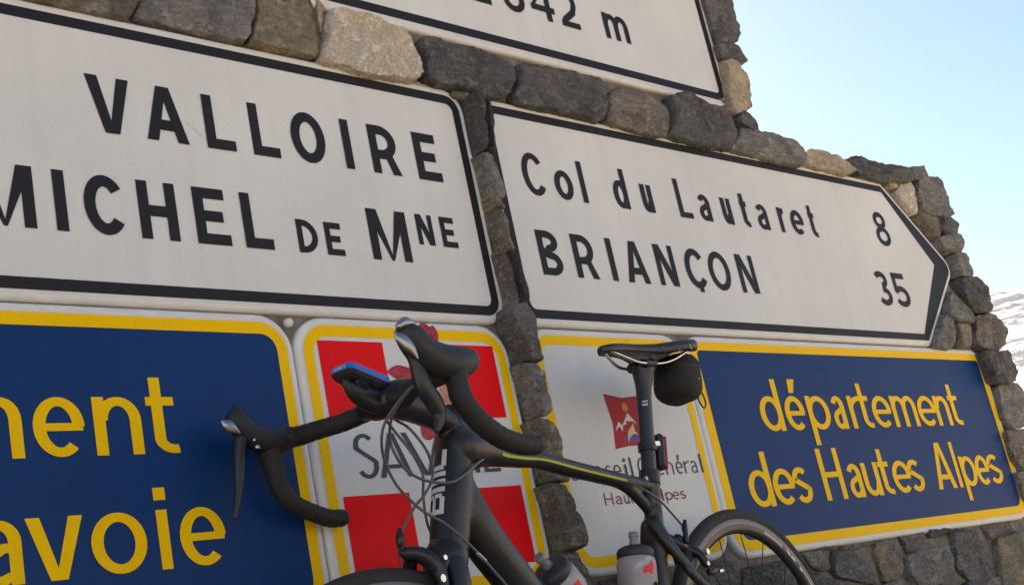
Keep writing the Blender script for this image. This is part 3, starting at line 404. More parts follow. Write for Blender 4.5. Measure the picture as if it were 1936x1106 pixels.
# rubble core: mortar body kept just inside the outline of the stones
core = [(-.2, -.2), (4.25, -.2), (4.1, .5), (4.0, .85), (3.97, 1.05), (3.92, 1.15), (3.87, 1.3), (3.80, 1.42), (3.74, 1.52), (3.68, 1.60), (3.62, 1.655), (3.2, 1.655), (2.94, 1.66), (2.89, 1.74), (2.88, 2.3), (2.6, 2.55), (.6, 2.55), (.3, 1.75), (-.2, 1.7)]
from mathutils.geometry import tessellate_polygon
def core_back(x, z): return (x - .55 * max(0, (x - 2.4) / 1.9) - (.3 if z > 1.6 and x > 2.6 else 0), z - (.22 if z > 1.6 else 0))
nc = len(core); V = [(x - WL.x, .014 - WL.y, z) for x, z in core] + [(core_back(x, z)[0] - WL.x, .42 - WL.y, core_back(x, z)[1]) for x, z in core]
T3 = tessellate_polygon([[Vector((x, z, 0)) for x, z in core]]); F = [tuple(q) for q in T3] + [tuple(nc + i for i in q[::-1]) for q in T3]
for i in range(nc): j = (i + 1) % nc; F.append((j, i, nc + i, nc + j))
me = bpy.data.meshes.new('mortar'); me.from_pydata(V, [], F); me.materials.append(M_mortar)
mo_ = bpy.data.objects.new('mortar', me); COL.objects.link(mo_); mo_.parent = wall

# ------------------------------------------------------------------ lettering engine (strokes of real width)
def el(cx, cy, rx, ry, a0, a1, n=22):
    n = max(3, int(n * abs(a1 - a0) / 360) + 2)
    return [(cx + rx * math.cos(R(a0 + (a1 - a0) * i / (n - 1))), cy + ry * math.sin(R(a0 + (a1 - a0) * i / (n - 1)))) for i in range(n)]
def rib(P, s, t, closed=False):
    """ribbon along P; s = thickness of vertical strokes, t = of horizontal ones; returns quads"""
    n_ = len(P); Lf, Rt = [], []
    for i in range(n_):
        a = P[(i - 1) % n_] if (closed or i > 0) else P[i]; b_ = P[(i + 1) % n_] if (closed or i < n_ - 1) else P[i]
        dx, dy = b_[0] - a[0], b_[1] - a[1]; L = math.hypot(dx, dy) or 1; nx, ny = -dy / L, dx / L
        k = 1.
        if closed or 0 < i < n_ - 1:
            d1 = (P[i][0] - P[(i - 1) % n_][0], P[i][1] - P[(i - 1) % n_][1]); l1 = math.hypot(*d1) or 1
            k = 1 / max(.6, abs((-d1[1] / l1) * nx + (d1[0] / l1) * ny))
        ox, oy = nx * s / 2 * k, ny * t / 2 * k
        Lf.append((P[i][0] + ox, P[i][1] + oy)); Rt.append((P[i][0] - ox, P[i][1] - oy))
    out = []
    for i in range(n_ if closed else n_ - 1):
        j = (i + 1) % n_; out.append([Rt[i], Rt[j], Lf[j], Lf[i]])
    return out
def rect(x0, y0, x1, y1): return [[(x0, y0), (x1, y0), (x1, y1), (x0, y1)]]
def glyph(c, W, H, X, s, t):
    """list of stroke groups, each a list of polygons in glyph space"""
    hs, ht = s / 2, t / 2; r = W - hs; G = []
    if c in 'Il': return [rect(0, 0, W if W < 2.2 * s else s, H)]
    if c == 'i': return [rect(0, 0, W, X), rect(-W * .05, H * .93 - W * .9, W * 1.05, H * .93 + W * .15)] if W > .5 * s else [rect(0, 0, s, X)]
    if c == 'L': return [rect(0, 0, s, H), rect(s, 0, W, t)]
    if c == 'E': return [rect(0, 0, s, H), rect(s, 0, W, t), rect(s, H - t, W * .93, H), rect(s, H * .5 - ht, W * .84, H * .5 + ht)]
    if c == 'H': return [rect(0, 0, s, H), rect(W - s, 0, W, H), rect(s, H * .49 - ht, W - s, H * .49 + ht)]
    if c == 'N':
        k = s * 1.18
        return [rect(0, 0, s * .92, H), rect(W - s * .92, 0, W, H), [[(0, H), (k, H), (W, 0), (W - k, 0)]]]
    if c == 'M':
        k = s * 1.28; m_ = W / 2; w_ = s * .14
        return [rect(0, 0, s, H), rect(W - s, 0, W, H), [[(0, H), (k, H), (m_ + w_, 0), (m_ - w_, 0)]], [[(W - k, H), (W, H), (m_ + w_, 0), (m_ - w_, 0)]]]
    if c == 'A':
        k = s * 1.08; m_ = W / 2; tp = s * .62 
        return [[[(0, 0), (k, 0), (m_ + tp * .55, H), (m_ - tp, H)]], [[(W - k, 0), (W, 0), (m_ + tp, H), (m_ - tp * .55, H)]], rect(W * .22, H * .2, W * .78, H * .2 + t)]
    if c in 'Vv':
        k = s * 1.12; m_ = W / 2; tp = s * .66; h = H if c == 'V' else X
        return [[[(m_ - tp, 0), (m_ + tp * .4, 0), (k, h), (0, h)]], [[(m_ - tp * .4, 0), (m_ + tp, 0), (W, h), (W - k, h)]]]
    if c == 'O': return [rib(el(W / 2, H / 2, W / 2 - hs, H / 2 - ht, 0, 355, 40), s, t, True)]
    if c == 'o': return [rib(el(W / 2, X / 2, W / 2 - hs, X / 2 - ht, 0, 353, 36), s, t, True)]
    if c in 'CcG':
        rx, ry = (W - hs * 1.4) / 1.0 - (W - hs * 1.4) / 2, H / 2 - ht; rx = W * .52 - hs
        P = el(hs + rx, H / 2, rx, ry, 38, 322, 44)
        G = [rib(P, s, t)]
        if c == 'c': G.append(rect(W * .48, -H * .085, W * .48 + s * .85, t * .5))
        if c == 'G': G += [rect(W - s, H * .08, W, H * .46), rect(W * .6, H * .46 - t, W - s, H * .46)]
        return G
    if c == 'D':
        ry = H / 2 - ht; rx = min(r - s, W * .62)
        return [rect(0, 0, s, H), rib([(s * .9, ht), (r - rx, ht)] + el(r - rx, H / 2, rx, ry, -90, 90, 40)[1:] + [(s * .9, H - ht)], s, t)]
    if c in 'RPB':
        if c == 'B':
            a, b_ = H * .27, H * .5
            return [rect(0, 0, s, H), rib([(s * .9, ht), (r - W * .4, ht)] + el(r - W * .4, (H * .52) / 2, W * .4, H * .26 - ht * .9, -90, 90, 30)[1:] + [(s * .9, H * .52 - ht * .2)], s, t),
                    rib([(s * .9, H * .52), (r * .93 - W * .38, H * .52)] + el(r * .93 - W * .38, H * .755, W * .38, H * .245 - ht, -90, 90, 30)[1:] + [(s * .9, H - ht)], s, t)]
        rr_ = r * .93
        G = [rect(0, 0, s, H), rib([(s * .9, H * .40), (rr_ - W * .4, H * .40)] + el(rr_ - W * .4, H * .70 - ht * .5, W * .4, H * .30 - ht * .5, -90, 90, 30)[1:] + [(s * .9, H - ht)], s, t)]
        if c == 'R': G.append([[(W - s * 1.12, 0), (W, 0), (W * .62 + hs * .8, H * .42), (W * .62 - hs * 1.1, H * .42)]])
        return G
    if c in 'Ss':
        h = H if c == 'S' else X
        rx, ru, rl = W / 2 - hs, h * .235 - ht * .4, h * .275 - ht * .5
        up = el(W / 2 - W * .02, h - ht - ru, rx * .93, ru, 35, 200, 26); lo = el(W / 2, ht + rl, rx, rl, 20, -150, 26)
        return [rib(cr(up + [(W * .5, h * .52)] + lo, 2), s, t)]
    if c == '8':
        return [rib(el(W / 2, H * .265, W / 2 - hs, H * .265 - ht * .6, 0, 350, 30), s, t, True), rib(el(W / 2, H * .745, W * .43 - hs, H * .25 - ht * .9, 0, 350, 30), s, t, True)]
    if c == '3':
        return [rib(el(W * .46, H * .275, W * .54 - hs, H * .275 - ht, -150, 95, 34), s, t), rib(el(W * .44, H * .75, W * .49 - hs, H * .25 - ht, -85, 150, 34), s, t)]
    if c == '5':
        return [rib(el(W * .44, H * .31, W * .56 - hs, H * .31 - ht, -150, 150, 36), s, t), [[(0, H * .46), (s, H * .50), (s * 1.0, H - t * .5), (0, H)]], rect(0, H - t, W * .9, H)]
    if c == '6':
        return [rib(el(W / 2, H * .32, W / 2 - hs, H * .32 - ht, 0, 350, 34), s, t, True), rib([(hs, H * .32), (hs * 1.2, H * .55)] + el(W * .62, H * .6, W * .62 - hs, H * .4 - ht, 165, 70, 40), s, t)]
    if c == '4':
        return [rect(W * .62, 0, W * .62 + s, H), rect(0, H * .22, W, H * .22 + t), [[(0, H * .22 + t * .5), (s * .9, H * .22 + t), (W * .62 + s, H), (W * .62 - s * .2, H)]]]
    if c == '2':
        up = el(W * .48, H - ht - W * .42, W * .5 - hs, W * .42, 165, -15, 30)
        return [rib(up + [(W * .72, H * .42), (W * .2, t * .9 + H * .04), (hs * .9, ht)], s, t), rect(0, 0, W, t)]
    if c == 'e' or c == 'é':
        G = [rib(el(W / 2, X / 2, W / 2 - hs, X / 2 - ht, 0, 312, 40), s, t), rect(hs, X * .5 - ht * .9, W - hs * .3, X * .5 + ht * .8)]
        if c == 'é': G.append([[(W * .42, X + t * .55), (W * .42 + s * .95, X + t * .55), (W * .72 + s * .5, H * 1.0), (W * .62 - s * .6, H * 1.0)]])
        return G
    if c == 'a':
        return [rib(el(W * .5, X * .66 , W * .5 - hs, X * .34 - ht, 155, 0, 30) + [(r, 0)], s, t),
                rib([(r, X * .56), (W * .6, X * .58 - ht * .2)] + el(W * .47, X * .29, W * .47 - hs, X * .29 - ht * .9, 92, 285, 30) + [(r, X * .16)], s * .95, t * .95)]
    if c == 'n': return [rect(0, 0, s, X), rib(el(W / 2 + hs * .2, X - ht - X * .33, W / 2 - hs * 1.2, X * .33, 178, 0, 26) + [(r, 0)], s, t)]
    if c == 'u': return [rect(W - s, 0, W, X), rib([(hs, X)] + el(W / 2 - hs * .2, ht + X * .30, W / 2 - hs * 1.2, X * .30, 180, 358, 26), s, t)]
    if c == 'm':
        w_ = (W - s) / 2
        G = [rect(0, 0, s, X)]
        for k in (0, 1): G.append(rib(el(hs + w_ * (k + .5), X - ht - X * .3, w_ / 2 * .98, X * .3, 178, 0, 22) + [(hs + w_ * (k + 1), 0)], s, t))
        return G
    if c == 'r':
        return [rect(0, 0, s, X), rib(el(W, X * .58, W - hs, X * .42 - ht, 178, 98, 40), s, t)]
    if c == 't':
        x0 = W * .30; tt = H * .93 if W > 2.2 * s else X * 1.3
        return [rib([(x0 + hs * .2, tt), (x0 + hs * .2, X * .3)] + el(x0 + hs * .2 + (W - x0) * .62, X * .26 + ht * .2, (W - x0) * .62, X * .26 - ht * .8, 180, 285, 30), s, t), rect(0, X - t, W * .86, X)]
    if c == 'd':
        return [rect(W - s, 0, W, H), rib(el(W / 2 - hs * .1, X / 2, W / 2 - hs * .9, X / 2 - ht, 0, 350, 36), s, t, True)]
    if c == 'p':
        return [rect(0, -H * .30, s, X), rib(el(W / 2 + hs * .1, X / 2, W / 2 - hs * .9, X / 2 - ht, 0, 350, 36), s, t, True)]
    return [rect(0, 0, W, H)]
def lettering(line, mt, parent, mapf, y0=.0010, name='letter'):
    for gi, (c, x0, x1) in enumerate(line['g']):
        W = x1 - x0; mb = MB()
        for k, grp in enumerate(glyph(c, W, line['H'], line['X'], line['s'], line['t'])):
            for poly in grp:
                mb.add([mapf(x0 + p[0], line['z'] + p[1], y0 + k * .00007 + (gi % 3) * .0003) for p in poly], [tuple(range(len(poly)))])
        mb.build(name, mt, parent)
LN = {l['name']: l for l in DATA['lines']}

# ------------------------------------------------------------------ signs
def offs(poly, d):
    n_ = len(poly); ar = sum(poly[i][0] * poly[(i + 1) % n_][1] - poly[(i + 1) % n_][0] * poly[i][1] for i in range(n_)); sg = 1 if ar > 0 else -1
    out = []
    for i in range(n_):
        a, b_, c = Vector(poly[i - 1]), Vector(poly[i]), Vector(poly[(i + 1) % n_])
        d1 = (b_ - a).normalized(); d2 = (c - b_).normalized(); n1 = Vector((d1.y, -d1.x)) * sg; n2 = Vector((d2.y, -d2.x)) * sg
        m_ = (n1 + n2); out.append(tuple(b_ + m_ * (d / max(.2, m_.dot(n1)))))
    return out
def rounded(poly, rad, seg=9):
    n_ = len(poly); out = []
    if not isinstance(rad, (list, tuple)): rad = [rad] * n_
    for i in range(n_):
        a, b_, c = Vector(poly[i - 1]), Vector(poly[i]), Vector(poly[(i + 1) % n_])
        u = (a - b_).normalized(); v = (c - b_).normalized(); ang = u.angle(v); r_ = max(rad[i], .0005)
        tl = r_ / math.tan(ang / 2); p0 = b_ + u * tl; p1 = b_ + v * tl; cen = b_ + (u + v).normalized() * (r_ / math.sin(ang / 2))
        a0 = math.atan2(p0.y - cen.y, p0.x - cen.x); a1 = math.atan2(p1.y - cen.y, p1.x - cen.x); da = (a1 - a0 + math.pi) % (2 * math.pi) - math.pi
        for k in range(seg): t = a0 + da * k / (seg - 1); out.append((cen.x + r_ * math.cos(t), cen.y + r_ * math.sin(t)))
    return out
def sign(name, label, outer, rad, inner, radi, border_mat, margin=.017, depth=.024):
    """panel with rolled edge + printed border. all coordinates on the wall plane (x, z)."""
    cx = sum(p[0] for p in outer) / len(outer); cz = sum(p[1] for p in outer) / len(outer)
    root = thing(name, label, 'sign', (cx, 0, cz))
    def loc(x, z, d=0.): return (x - cx, -d, z - cz)
    rr_ = .0100; flat = margin - rr_
    rl = rad if isinstance(rad, (list, tuple)) else [rad] * len(outer)
    rings = []; 
    def ring(d, y): rings.append([(p[0], y, p[1]) for p in rounded(offs(outer, d), [q + d for q in rl])])
    ring(flat, 0)
    for k in range(1, 7): a = R(15 * k); ring(flat + rr_ * math.sin(a), rr_ * (1 - math.cos(a)))
    ring(flat + rr_, depth); ring(flat + rr_ - .008, depth + .006)
    V = []; n_ = len(rings[0]); F = [tuple(range(n_))]
    for rg in rings: V += [(p[0] - cx, p[1], p[2] - cz) for p in rg]
    for i in range(len(rings) - 1):
        for k in range(n_): k2 = (k + 1) % n_; F.append((i * n_ + k, (i + 1) * n_ + k, (i + 1) * n_ + k2, i * n_ + k2))
    o = mesh_obj('panel', V, F, [M_white, M_edge], root, fm=[0] + [1] * (len(F) - 1), smooth=True)
    o.data.polygons[0].use_smooth = False
    a = rounded(outer, rl); b_ = rounded(inner, radi); n_ = len(a)
    V = [loc(p[0], p[1], .0007) for p in a] + [loc(p[0], p[1], .0007) for p in b_]
    mesh_obj('border', V, [(k, (k + 1) % n_, n_ + (k + 1) % n_, n_ + k) for k in range(n_)], border_mat, root)
    root['_c'] = 0; del root['_c']
    return root, loc
def rc(x0, z0, x1, z1): return [(x0, z0), (x1, z0), (x1, z1), (x0, z1)]
# directional signs
S_l, loc = sign('direction_sign', 'white road sign lettered VALLOIRE and MICHEL DE MNE with black border', [(.28, 1.139), (1.856, 1.139), (1.856, 1.627), (.28, 1.627), (0., 1.383)], [.02, .036, .036, .02, .02], [(.30, 1.159), (1.836, 1.159), (1.836, 1.607), (.30, 1.607), (.09, 1.383)], [.003, .018, .018, .003, .003], M_black)
for k in ('VALLOIRE', 'MICHEL', 'DE', 'NE'): lettering(LN[k], M_black, S_l, loc)
mb = MB(); sc_ = cr([(1.186, 1.467), (1.20, 1.455), (1.218, 1.44), (1.236, 1.432)], 5)
for q in rib(sc_, .0008, .0008): mb.add([loc(p[0], p[1], .0009) for p in q], [(0, 1, 2, 3)])
mb.build('scratch', mat('scratch_grey', (.36, .36, .36), .6), S_l)
S_r, loc = sign('direction_sign', 'white arrow-ended road sign lettered Col du Lautaret 8 and BRIANÇON 35', [(1.927, 1.139), (3.588, 1.139), (3.862, 1.383), (3.573, 1.627), (1.927, 1.627)], [.036, .012, .03, .012, .036], [(1.947, 1.159), (3.573, 1.159), (3.764, 1.388), (3.568, 1.607), (1.947, 1.607)], [.018, .001, .001, .001, .018], M_black, .016)
for k in ('COL', 'BRIANCON', '8', '35'): lettering(LN[k], M_black, S_r, loc)
S_t, loc = sign('summit_sign', 'white altitude sign reading 2642 m at the top of the wall', rc(.95, 1.790, 2.870, 2.33), .034, rc(.971, 1.811, 2.849, 2.309), .014, M_black, .021, .05)
lettering(LN['2642'], M_black, S_t, loc)
# county signs
def field(poly, r_, mt, parent, loc, d=.0004, name='field'):
    P = rounded(poly, r_, 6); mesh_obj(name, [loc(p[0], p[1], d) for p in P], [tuple(range(len(P)))], mt, parent)
def shape(poly, mt, parent, loc, d, name):
    return mesh_obj(name, [loc(p[0], p[1], d) for p in poly], [tuple(range(len(poly)))], mt, parent)
B0, B1, IB, IT = .6145, 1.1035, .636, 1.0825
S_bl, loc = sign('county_sign', 'blue sign with yellow border and lettering ending ment and avoie', rc(-.11, B0, 1.3215, B1), .05, rc(-.089, IB, 1.3015, IT), .03, M_yellow, .0158)
field(rc(-.089, IB, 1.3015, IT), .03, M_blue, S_bl, loc)
for k in ('MENT', 'AVOIE'): lettering(LN[k], M_yellow, S_bl, loc)
S_s, loc = sign('county_sign', 'red and white cross flag sign lettered SAVOIE behind the handlebar', rc(1.3555, B0, 1.8415, B1), .055, rc(1.3765, IB, 1.8225, IT), .035, M_yellow, .0158)
for q in (rc(1.3875, .929, 1.5335, 1.0745), rc(1.6655, .929, 1.8115, 1.0745), rc(1.3875, .648, 1.5335, .795), rc(1.6655, .648, 1.8115, .795)): shape(q, M_red, S_s, loc, .0008, 'red_field')
lettering(LN['SAVOIE'], M_greytext, S_s, loc)
EX = DATA['extra']
def crumple(poly, mt, parent, loc, seed, name='sticker'):
    P = cr(poly + [poly[0]], 3)[:-1]; cx = sum(p[0] for p in P) / len(P); cz = sum(p[1] for p in P) / len(P); V = [loc(cx, cz, .004)]; F = []; n_ = len(P)
    for s_ in (.5, .8, 1.):
        for p in P: V.append(loc(cx + (p[0] - cx) * s_, cz + (p[1] - cz) * s_, .0012 + (.004 * abs(noise.noise(Vector((p[0] * 90, p[1] * 90, seed + s_ * 3)))) if s_ < 1 else 0)))
    for k in range(n_): F.append((0, 1 + k, 1 + (k + 1) % n_))
    for i in range(2):
        for k in range(n_): F.append((1 + i * n_ + k, 1 + (i + 1) * n_ + k, 1 + (i + 1) * n_ + (k + 1) % n_, 1 + i * n_ + (k + 1) % n_))
    o = mesh_obj(name, V, F, mt, parent); o['label'] = 'torn red and orange sticker on the savoie sign'; return o
crumple(EX['sticker'], M_stk, S_s, loc, 1); crumple(EX['st2'], M_stk, S_s, loc, 4)
crumple(EX['st3'], M_stk2, S_s, loc, 6); crumple(EX['st4'], M_stk, S_s, loc, 9)
crumple([(1.655, 1.0), (1.68, 1.0), (1.69, .97), (1.672, .955), (1.65, .965)], M_stk2, S_s, loc, 8)
S_c, loc = sign('county_sign', 'white Conseil Général Hautes Alpes sign with red mountain emblem behind the saddle', rc(1.927, B0 + .006, 2.4045, B1), .05, rc(1.9475, IB + .006, 2.3835, IT), .03, M_yellow, .0158)
for k, mt_ in (('CONSEIL', M_greytext), ('HAUTES', M_brownred)): lettering(LN[k], mt_, S_c, loc)
shape(cr(EX['emblem'] + [EX['emblem'][0]], 1)[:-1], M_emblem, S_c, loc, .0008, 'emblem')
shape(EX['mtn'], M_white, S_c, loc, .0011, 'emblem_mountain'); shape(el(EX['sun'][0][0], EX['sun'][0][1], .0095, .0095, 0, 350, 18), M_orange, S_c, loc, .0011, 'emblem_sun')
shape(EX['blob'], M_violet, S_c, loc, .0010, 'emblem_lake'); shape(EX['deer'], M_cream, S_c, loc, .0013, 'emblem_figure')
S_br, loc = sign('county_sign', 'blue sign with yellow lettering département des Hautes Alpes behind the rear wheel', rc(2.4375, B0 - .002, 3.875, B1), .05, rc(2.466, IB, 3.850, IT), [.03, .03, .014, .014], M_yellow, .0158)
field(rc(2.466, IB, 3.850, IT), [.03, .03, .014, .014], M_blue, S_br, loc)
for k in ('DEPARTEMENT', 'DES'): lettering(LN[k], M_yellow, S_br, loc)

bo = mesh_obj('fixing_bolt', *(lambda mb: (tube(mb, [(0, .012, 0, .0085), (0, .002, 0, .0085)], 14, 1, roundcap=True), (mb.v, mb.f))[1])(MB()), M_edge, S_bl, (1.341 - S_bl.location.x, .006, 1.108 - S_bl.location.z), smooth=True)
# ------------------------------------------------------------------ road bicycle
BK = DATA['bike']
BR = Matrix([r_ + [0] for r_ in DATA['R']] + [[0, 0, 0, 1]]); BR.translation = Vector(DATA['O'])
bike = thing('road_bicycle', 'matt black carbon road bicycle with lime stripe leaning on the signs', 'bicycle'); bike.matrix_world = BR
def P4(k): return [tuple(p) for p in BK[k]]
BOT = {}
# frame
mb = MB()
tube(mb, P4('headtube'), 20, 6); tube(mb, P4('toptube'), 18, 6, 1.15)
tube(mb, P4('downtube') + [(.13, 0, .40, .031), (.02, 0, .275, .030)], 20, 6, .95)
tube(mb, P4('seattube') + [(-.05, 0, .43, .019), (-.005, 0, .285, .021)], 16, 5)
tube(mb, P4('strut'), 14, 5, .9)
for s_ in (1, -1):
    tube(mb, [(p[0], s_ * p[1], p[2], p[3]) for p in P4('stay')] + [(-.395, s_ * .066, .355, .009)], 12, 5, .8)
    tube(mb, [(-.01, s_ * .03, .27, .016), (-.15, s_ * .05, .285, .012), (-.40, s_ * .066, .343, .011)], 10, 4)
tube(mb, [(0, -.042, .272, .024), (0, .042, .272, .024)], 18, 1, roundcap=False)
frame = mb.build('frame', M_carbon, bike, True)
rm_ = frame.modifiers.new('blend', 'REMESH'); rm_.mode = 'VOXEL'; rm_.voxel_size = .0032; rm_.use_smooth_shade = True
sm_ = frame.modifiers.new('fillet', 'SMOOTH'); sm_.factor = .5; sm_.iterations = 7
# fork, steered with the wheel
st_ax = Vector((-.309, 0, .951)).normalized(); HT = Vector((.406, 0, .834)); RS = Matrix.Rotation(-.09, 3, st_ax)
def stp(p): v = HT + RS @ (Vector(p[:3]) - HT); return (v.x, v.y, v.z) + tuple(p[3:])
FA = (.628, 0, .324)
mb = MB(); tube(mb, [stp(p) for p in ((.459, 0, .685, .026), (.470, 0, .662, .034), (.482, 0, .640, .034))], 18, 4)
for s_ in (1, -1): tube(mb, [stp(p) for p in ((.474, s_ * .018, .655, .022), (.490, s_ * .036, .60, .019), (.520, s_ * .046, .50, .016), (.56, s_ * .050, .41, .012), (FA[0], s_ * .051, FA[2], .009))], 12, 5, .7)
mb.build('fork', M_carbon, bike, True)
# head tube lettering
hp = cr(P4('headtube'), 6)
def htmap(u, v):
    """u metres up the tube from its foot, v angle"""
    a, b_ = Vector(hp[-1][:3]), Vector(hp[0][:3]); L = (b_ - a).length; t = u / L; c = a.lerp(b_, t)
    i = min(range(len(hp)), key=lambda q: (Vector(hp[q][:3]) - c).length); c = Vector(hp[i][:3]); d = (b_ - a).normalized(); c = c + d * ((a + d * u - c).dot(d)); rr = hp[i][3] + .0006
    s_ = Vector((0, 1, 0)); f_ = s_.cross(d); f_ = f_ if f_.x > 0 else -f_
    return tuple(c + (f_ * math.cos(v) + s_ * math.sin(v)) * rr)
mb = MB()
def decal(rects, u0, lh, v0, v1):
    for (a0, b0, a1, b1) in rects:      # a along reading direction (0-1), b across (0-1)
        n_ = 6
        for i in range(n_):
            ba, bb = b0 + (b1 - b0) * i / n_, b0 + (b1 - b0) * (i + 1) / n_
            q = [(a0, ba), (a1, ba), (a1, bb), (a0, bb)]; mb.add([htmap(u0 + lh * p[0], v0 + (v1 - v0) * p[1]) for p in q], [(0, 1, 2, 3)])
B_ = [(0, 0, .24, 1), (.24, .80, .84, 1), (.24, .41, .80, .59), (.24, 0, .84, .20), (.80, .53, 1, .88), (.80, .12, 1, .47)]
M_ = [(0, 0, .24, 1), (.24, .78, .9, 1), (.39, 0, .62, .78), (.77, 0, 1, .88)]
C_ = [(0, .1, .24, .9), (.18, .78, 1, 1), (.18, 0, 1, .22)]
for k, gl in enumerate((B_, M_, C_)): decal(gl, .046 + k * .037, .034, R(24), R(-44))
mb.build('lettering', M_decal, frame)
# lime stripe along the near side of the top tube
tp_ = cr(P4('toptube'), 8); mb = MB()
def ttp(i, a, e=.0006):
    c = Vector(tp_[i][:3]); t = (Vector(tp_[min(i + 1, len(tp_) - 1)][:3]) - Vector(tp_[max(i - 1, 0)][:3])).normalized(); s_ = Vector((0, 1, 0)); u = s_.cross(t); u = u if u.z > 0 else -u
    return tuple(c + s_ * math.cos(a) * (tp_[i][3] * 1.15 + e) + u * math.sin(a) * (tp_[i][3] + e))
idx = [i for i in range(len(tp_)) if -.03 < tp_[i][0] < .315]
for i in idx:
    mb.add([ttp(i, R(-22)), ttp(i + 1, R(-22)), ttp(i + 1, R(-8)), ttp(i, R(-8))], [(0, 1, 2, 3)])
j = idx[-1] + 1; mb.add([ttp(j, R(-24)), ttp(j + 1, R(30)), ttp(j + 1, R(48)), ttp(j, R(-4))], [(0, 1, 2, 3)])
mb.build('lime_stripe', M_lime, frame)
dn = cr(P4('downtube'), 8); i0 = min(range(len(dn)), key=lambda q: abs(dn[q][2] - .603)); mb = MB()
def dtp(i, a):
    c = Vector(dn[i][:3]); t_ = (Vector(dn[i + 1][:3]) - Vector(dn[i - 1][:3])).normalized(); s_ = Vector((0, 1, 0)); u = s_.cross(t_); u = u if u.z > 0 else -u
    return tuple(c + (s_ * math.cos(a) + u * math.sin(a)) * (dn[i][3] + .0004))
for i in range(i0, min(i0 + 6, len(dn) - 2)):
    for a in range(38, 86, 8):
        if a > 80 - (i - i0) * 22 - 8: mb.add([dtp(i, R(a)), dtp(i + 1, R(a)), dtp(i + 1, R(a + 8)), dtp(i, R(a + 8))], [(0, 1, 2, 3)])
mb.build('white_graphic', M_decal, frame)
# seat post, clamp, saddle
mb = MB(); tube(mb, [(-.116, 0, .70, .0155), (-.149, 0, .774, .0155), (-.191, 0, .913, .0158), (-.203, 0, .945, .0195), (-.212, 0, .972, .0255)], 18, 5, .92)
sp = mb.build('seat_post', M_carbon, bike, True)
mb = MB(); tube(mb, [(-.139, 0, .742, .0205), (-.147, 0, .766, .0205)], 20, 1, roundcap=False); box(mb, (-.118, 0, .748), (.012, .011, .011), bev=.2); 
cl = mb.build('seat_clamp', M_blackmetal, sp)
mb = MB(); tube(mb, [(-.112, .008, .752, .0042), (-.112, .014, .752, .0042)], 10, 1, roundcap=False); mb.build('clamp_bolt', M_dull, sp)
mb = MB()
for (z, dd, h) in ((.895, -.3, .004), (.902, .1, .003)):
    for k in range(5):
        a = R(20 + k * 9); xx = -.1855 - (z - .895) * .3
        mb.add([(xx + math.cos(a + q0) * .0158, math.sin(a + q0) * .0150, z + q1) for q0, q1 in ((0, 0), (R(6), 0), (R(6), h), (0, h))], [(0, 1, 2, 3)])
mb.build('post_print', M_decal, sp)
sx = [(-.083, .0, 0), (-.087, .013, .0), (-.10, .019, .002), (-.14, .0215, .003), (-.18, .026, .002), (-.225, .040, .001), (-.265, .057, .003), (-.30, .066, .006), (-.33, .067, .008), (-.348, .055, .009), (-.356, .030, .009)]
prof_ = [(0, 0), (.45, .0005), (.75, -.001), (.92, -.004), (1.0, -.010), (1.0, -.020), (.93, -.026), (.6, -.018), (0, -.013)]
mb = MB(); V = []; pc = len(prof_) * 2 - 2
sxx = cr(sx, 3)
for (x, w_, dz) in sxx:
    w_ = max(w_, .002); k_ = min(1., .45 + w_ * 11)
    row = [(x, w_ * a, 1.0165 + dz + b_ * k_) for a, b_ in prof_]; row += [(x, -w_ * a, 1.0165 + dz + b_ * k_) for a, b_ in prof_[-2:0:-1]]
    V += row
F = []
for i in range(len(sxx) - 1):
    for k in range(pc): F.append((i * pc + k, i * pc + (k + 1) % pc, (i + 1) * pc + (k + 1) % pc, (i + 1) * pc + k))
F.append(tuple(range(pc - 1, -1, -1))); F.append(tuple((len(sxx) - 1) * pc + k for k in range(pc)))
mb.add(V, F); sad = mb.build('saddle', M_saddle, bike, True)
for s_ in (1, -1):
    mb = MB(); tube(mb, [(-.105, s_ * .008, 1.004, .0034), (-.14, s_ * .018, .988, .0034), (-.175, s_ * .022, .979, .0034), (-.245, s_ * .022, .979, .0034), (-.285, s_ * .030, .985, .0034), (-.325, s_ * .040, 1.000, .0034)], 8, 5); mb.build('saddle_rail', M_chrome, sad, True)
mb = MB(); box(mb, (-.212, 0, .978), (.022, .027, .009), bev=.3); mb.build('rail_clamp', M_blackmetal, sad)
for x in (-.235, -.268, -.300):
    mb = MB(); w_ = .044 if x > -.25 else (.0575 if x > -.28 else .0665)
    mb.add([(x, w_ + .0006, 1.007), (x - .002, w_ + .0006, 1.007), (x - .006, w_ + .0006, .995), (x - .004, w_ + .0006, .995)], [(0, 1, 2, 3)])
    mb.build('saddle_mark', M_decal, sad)
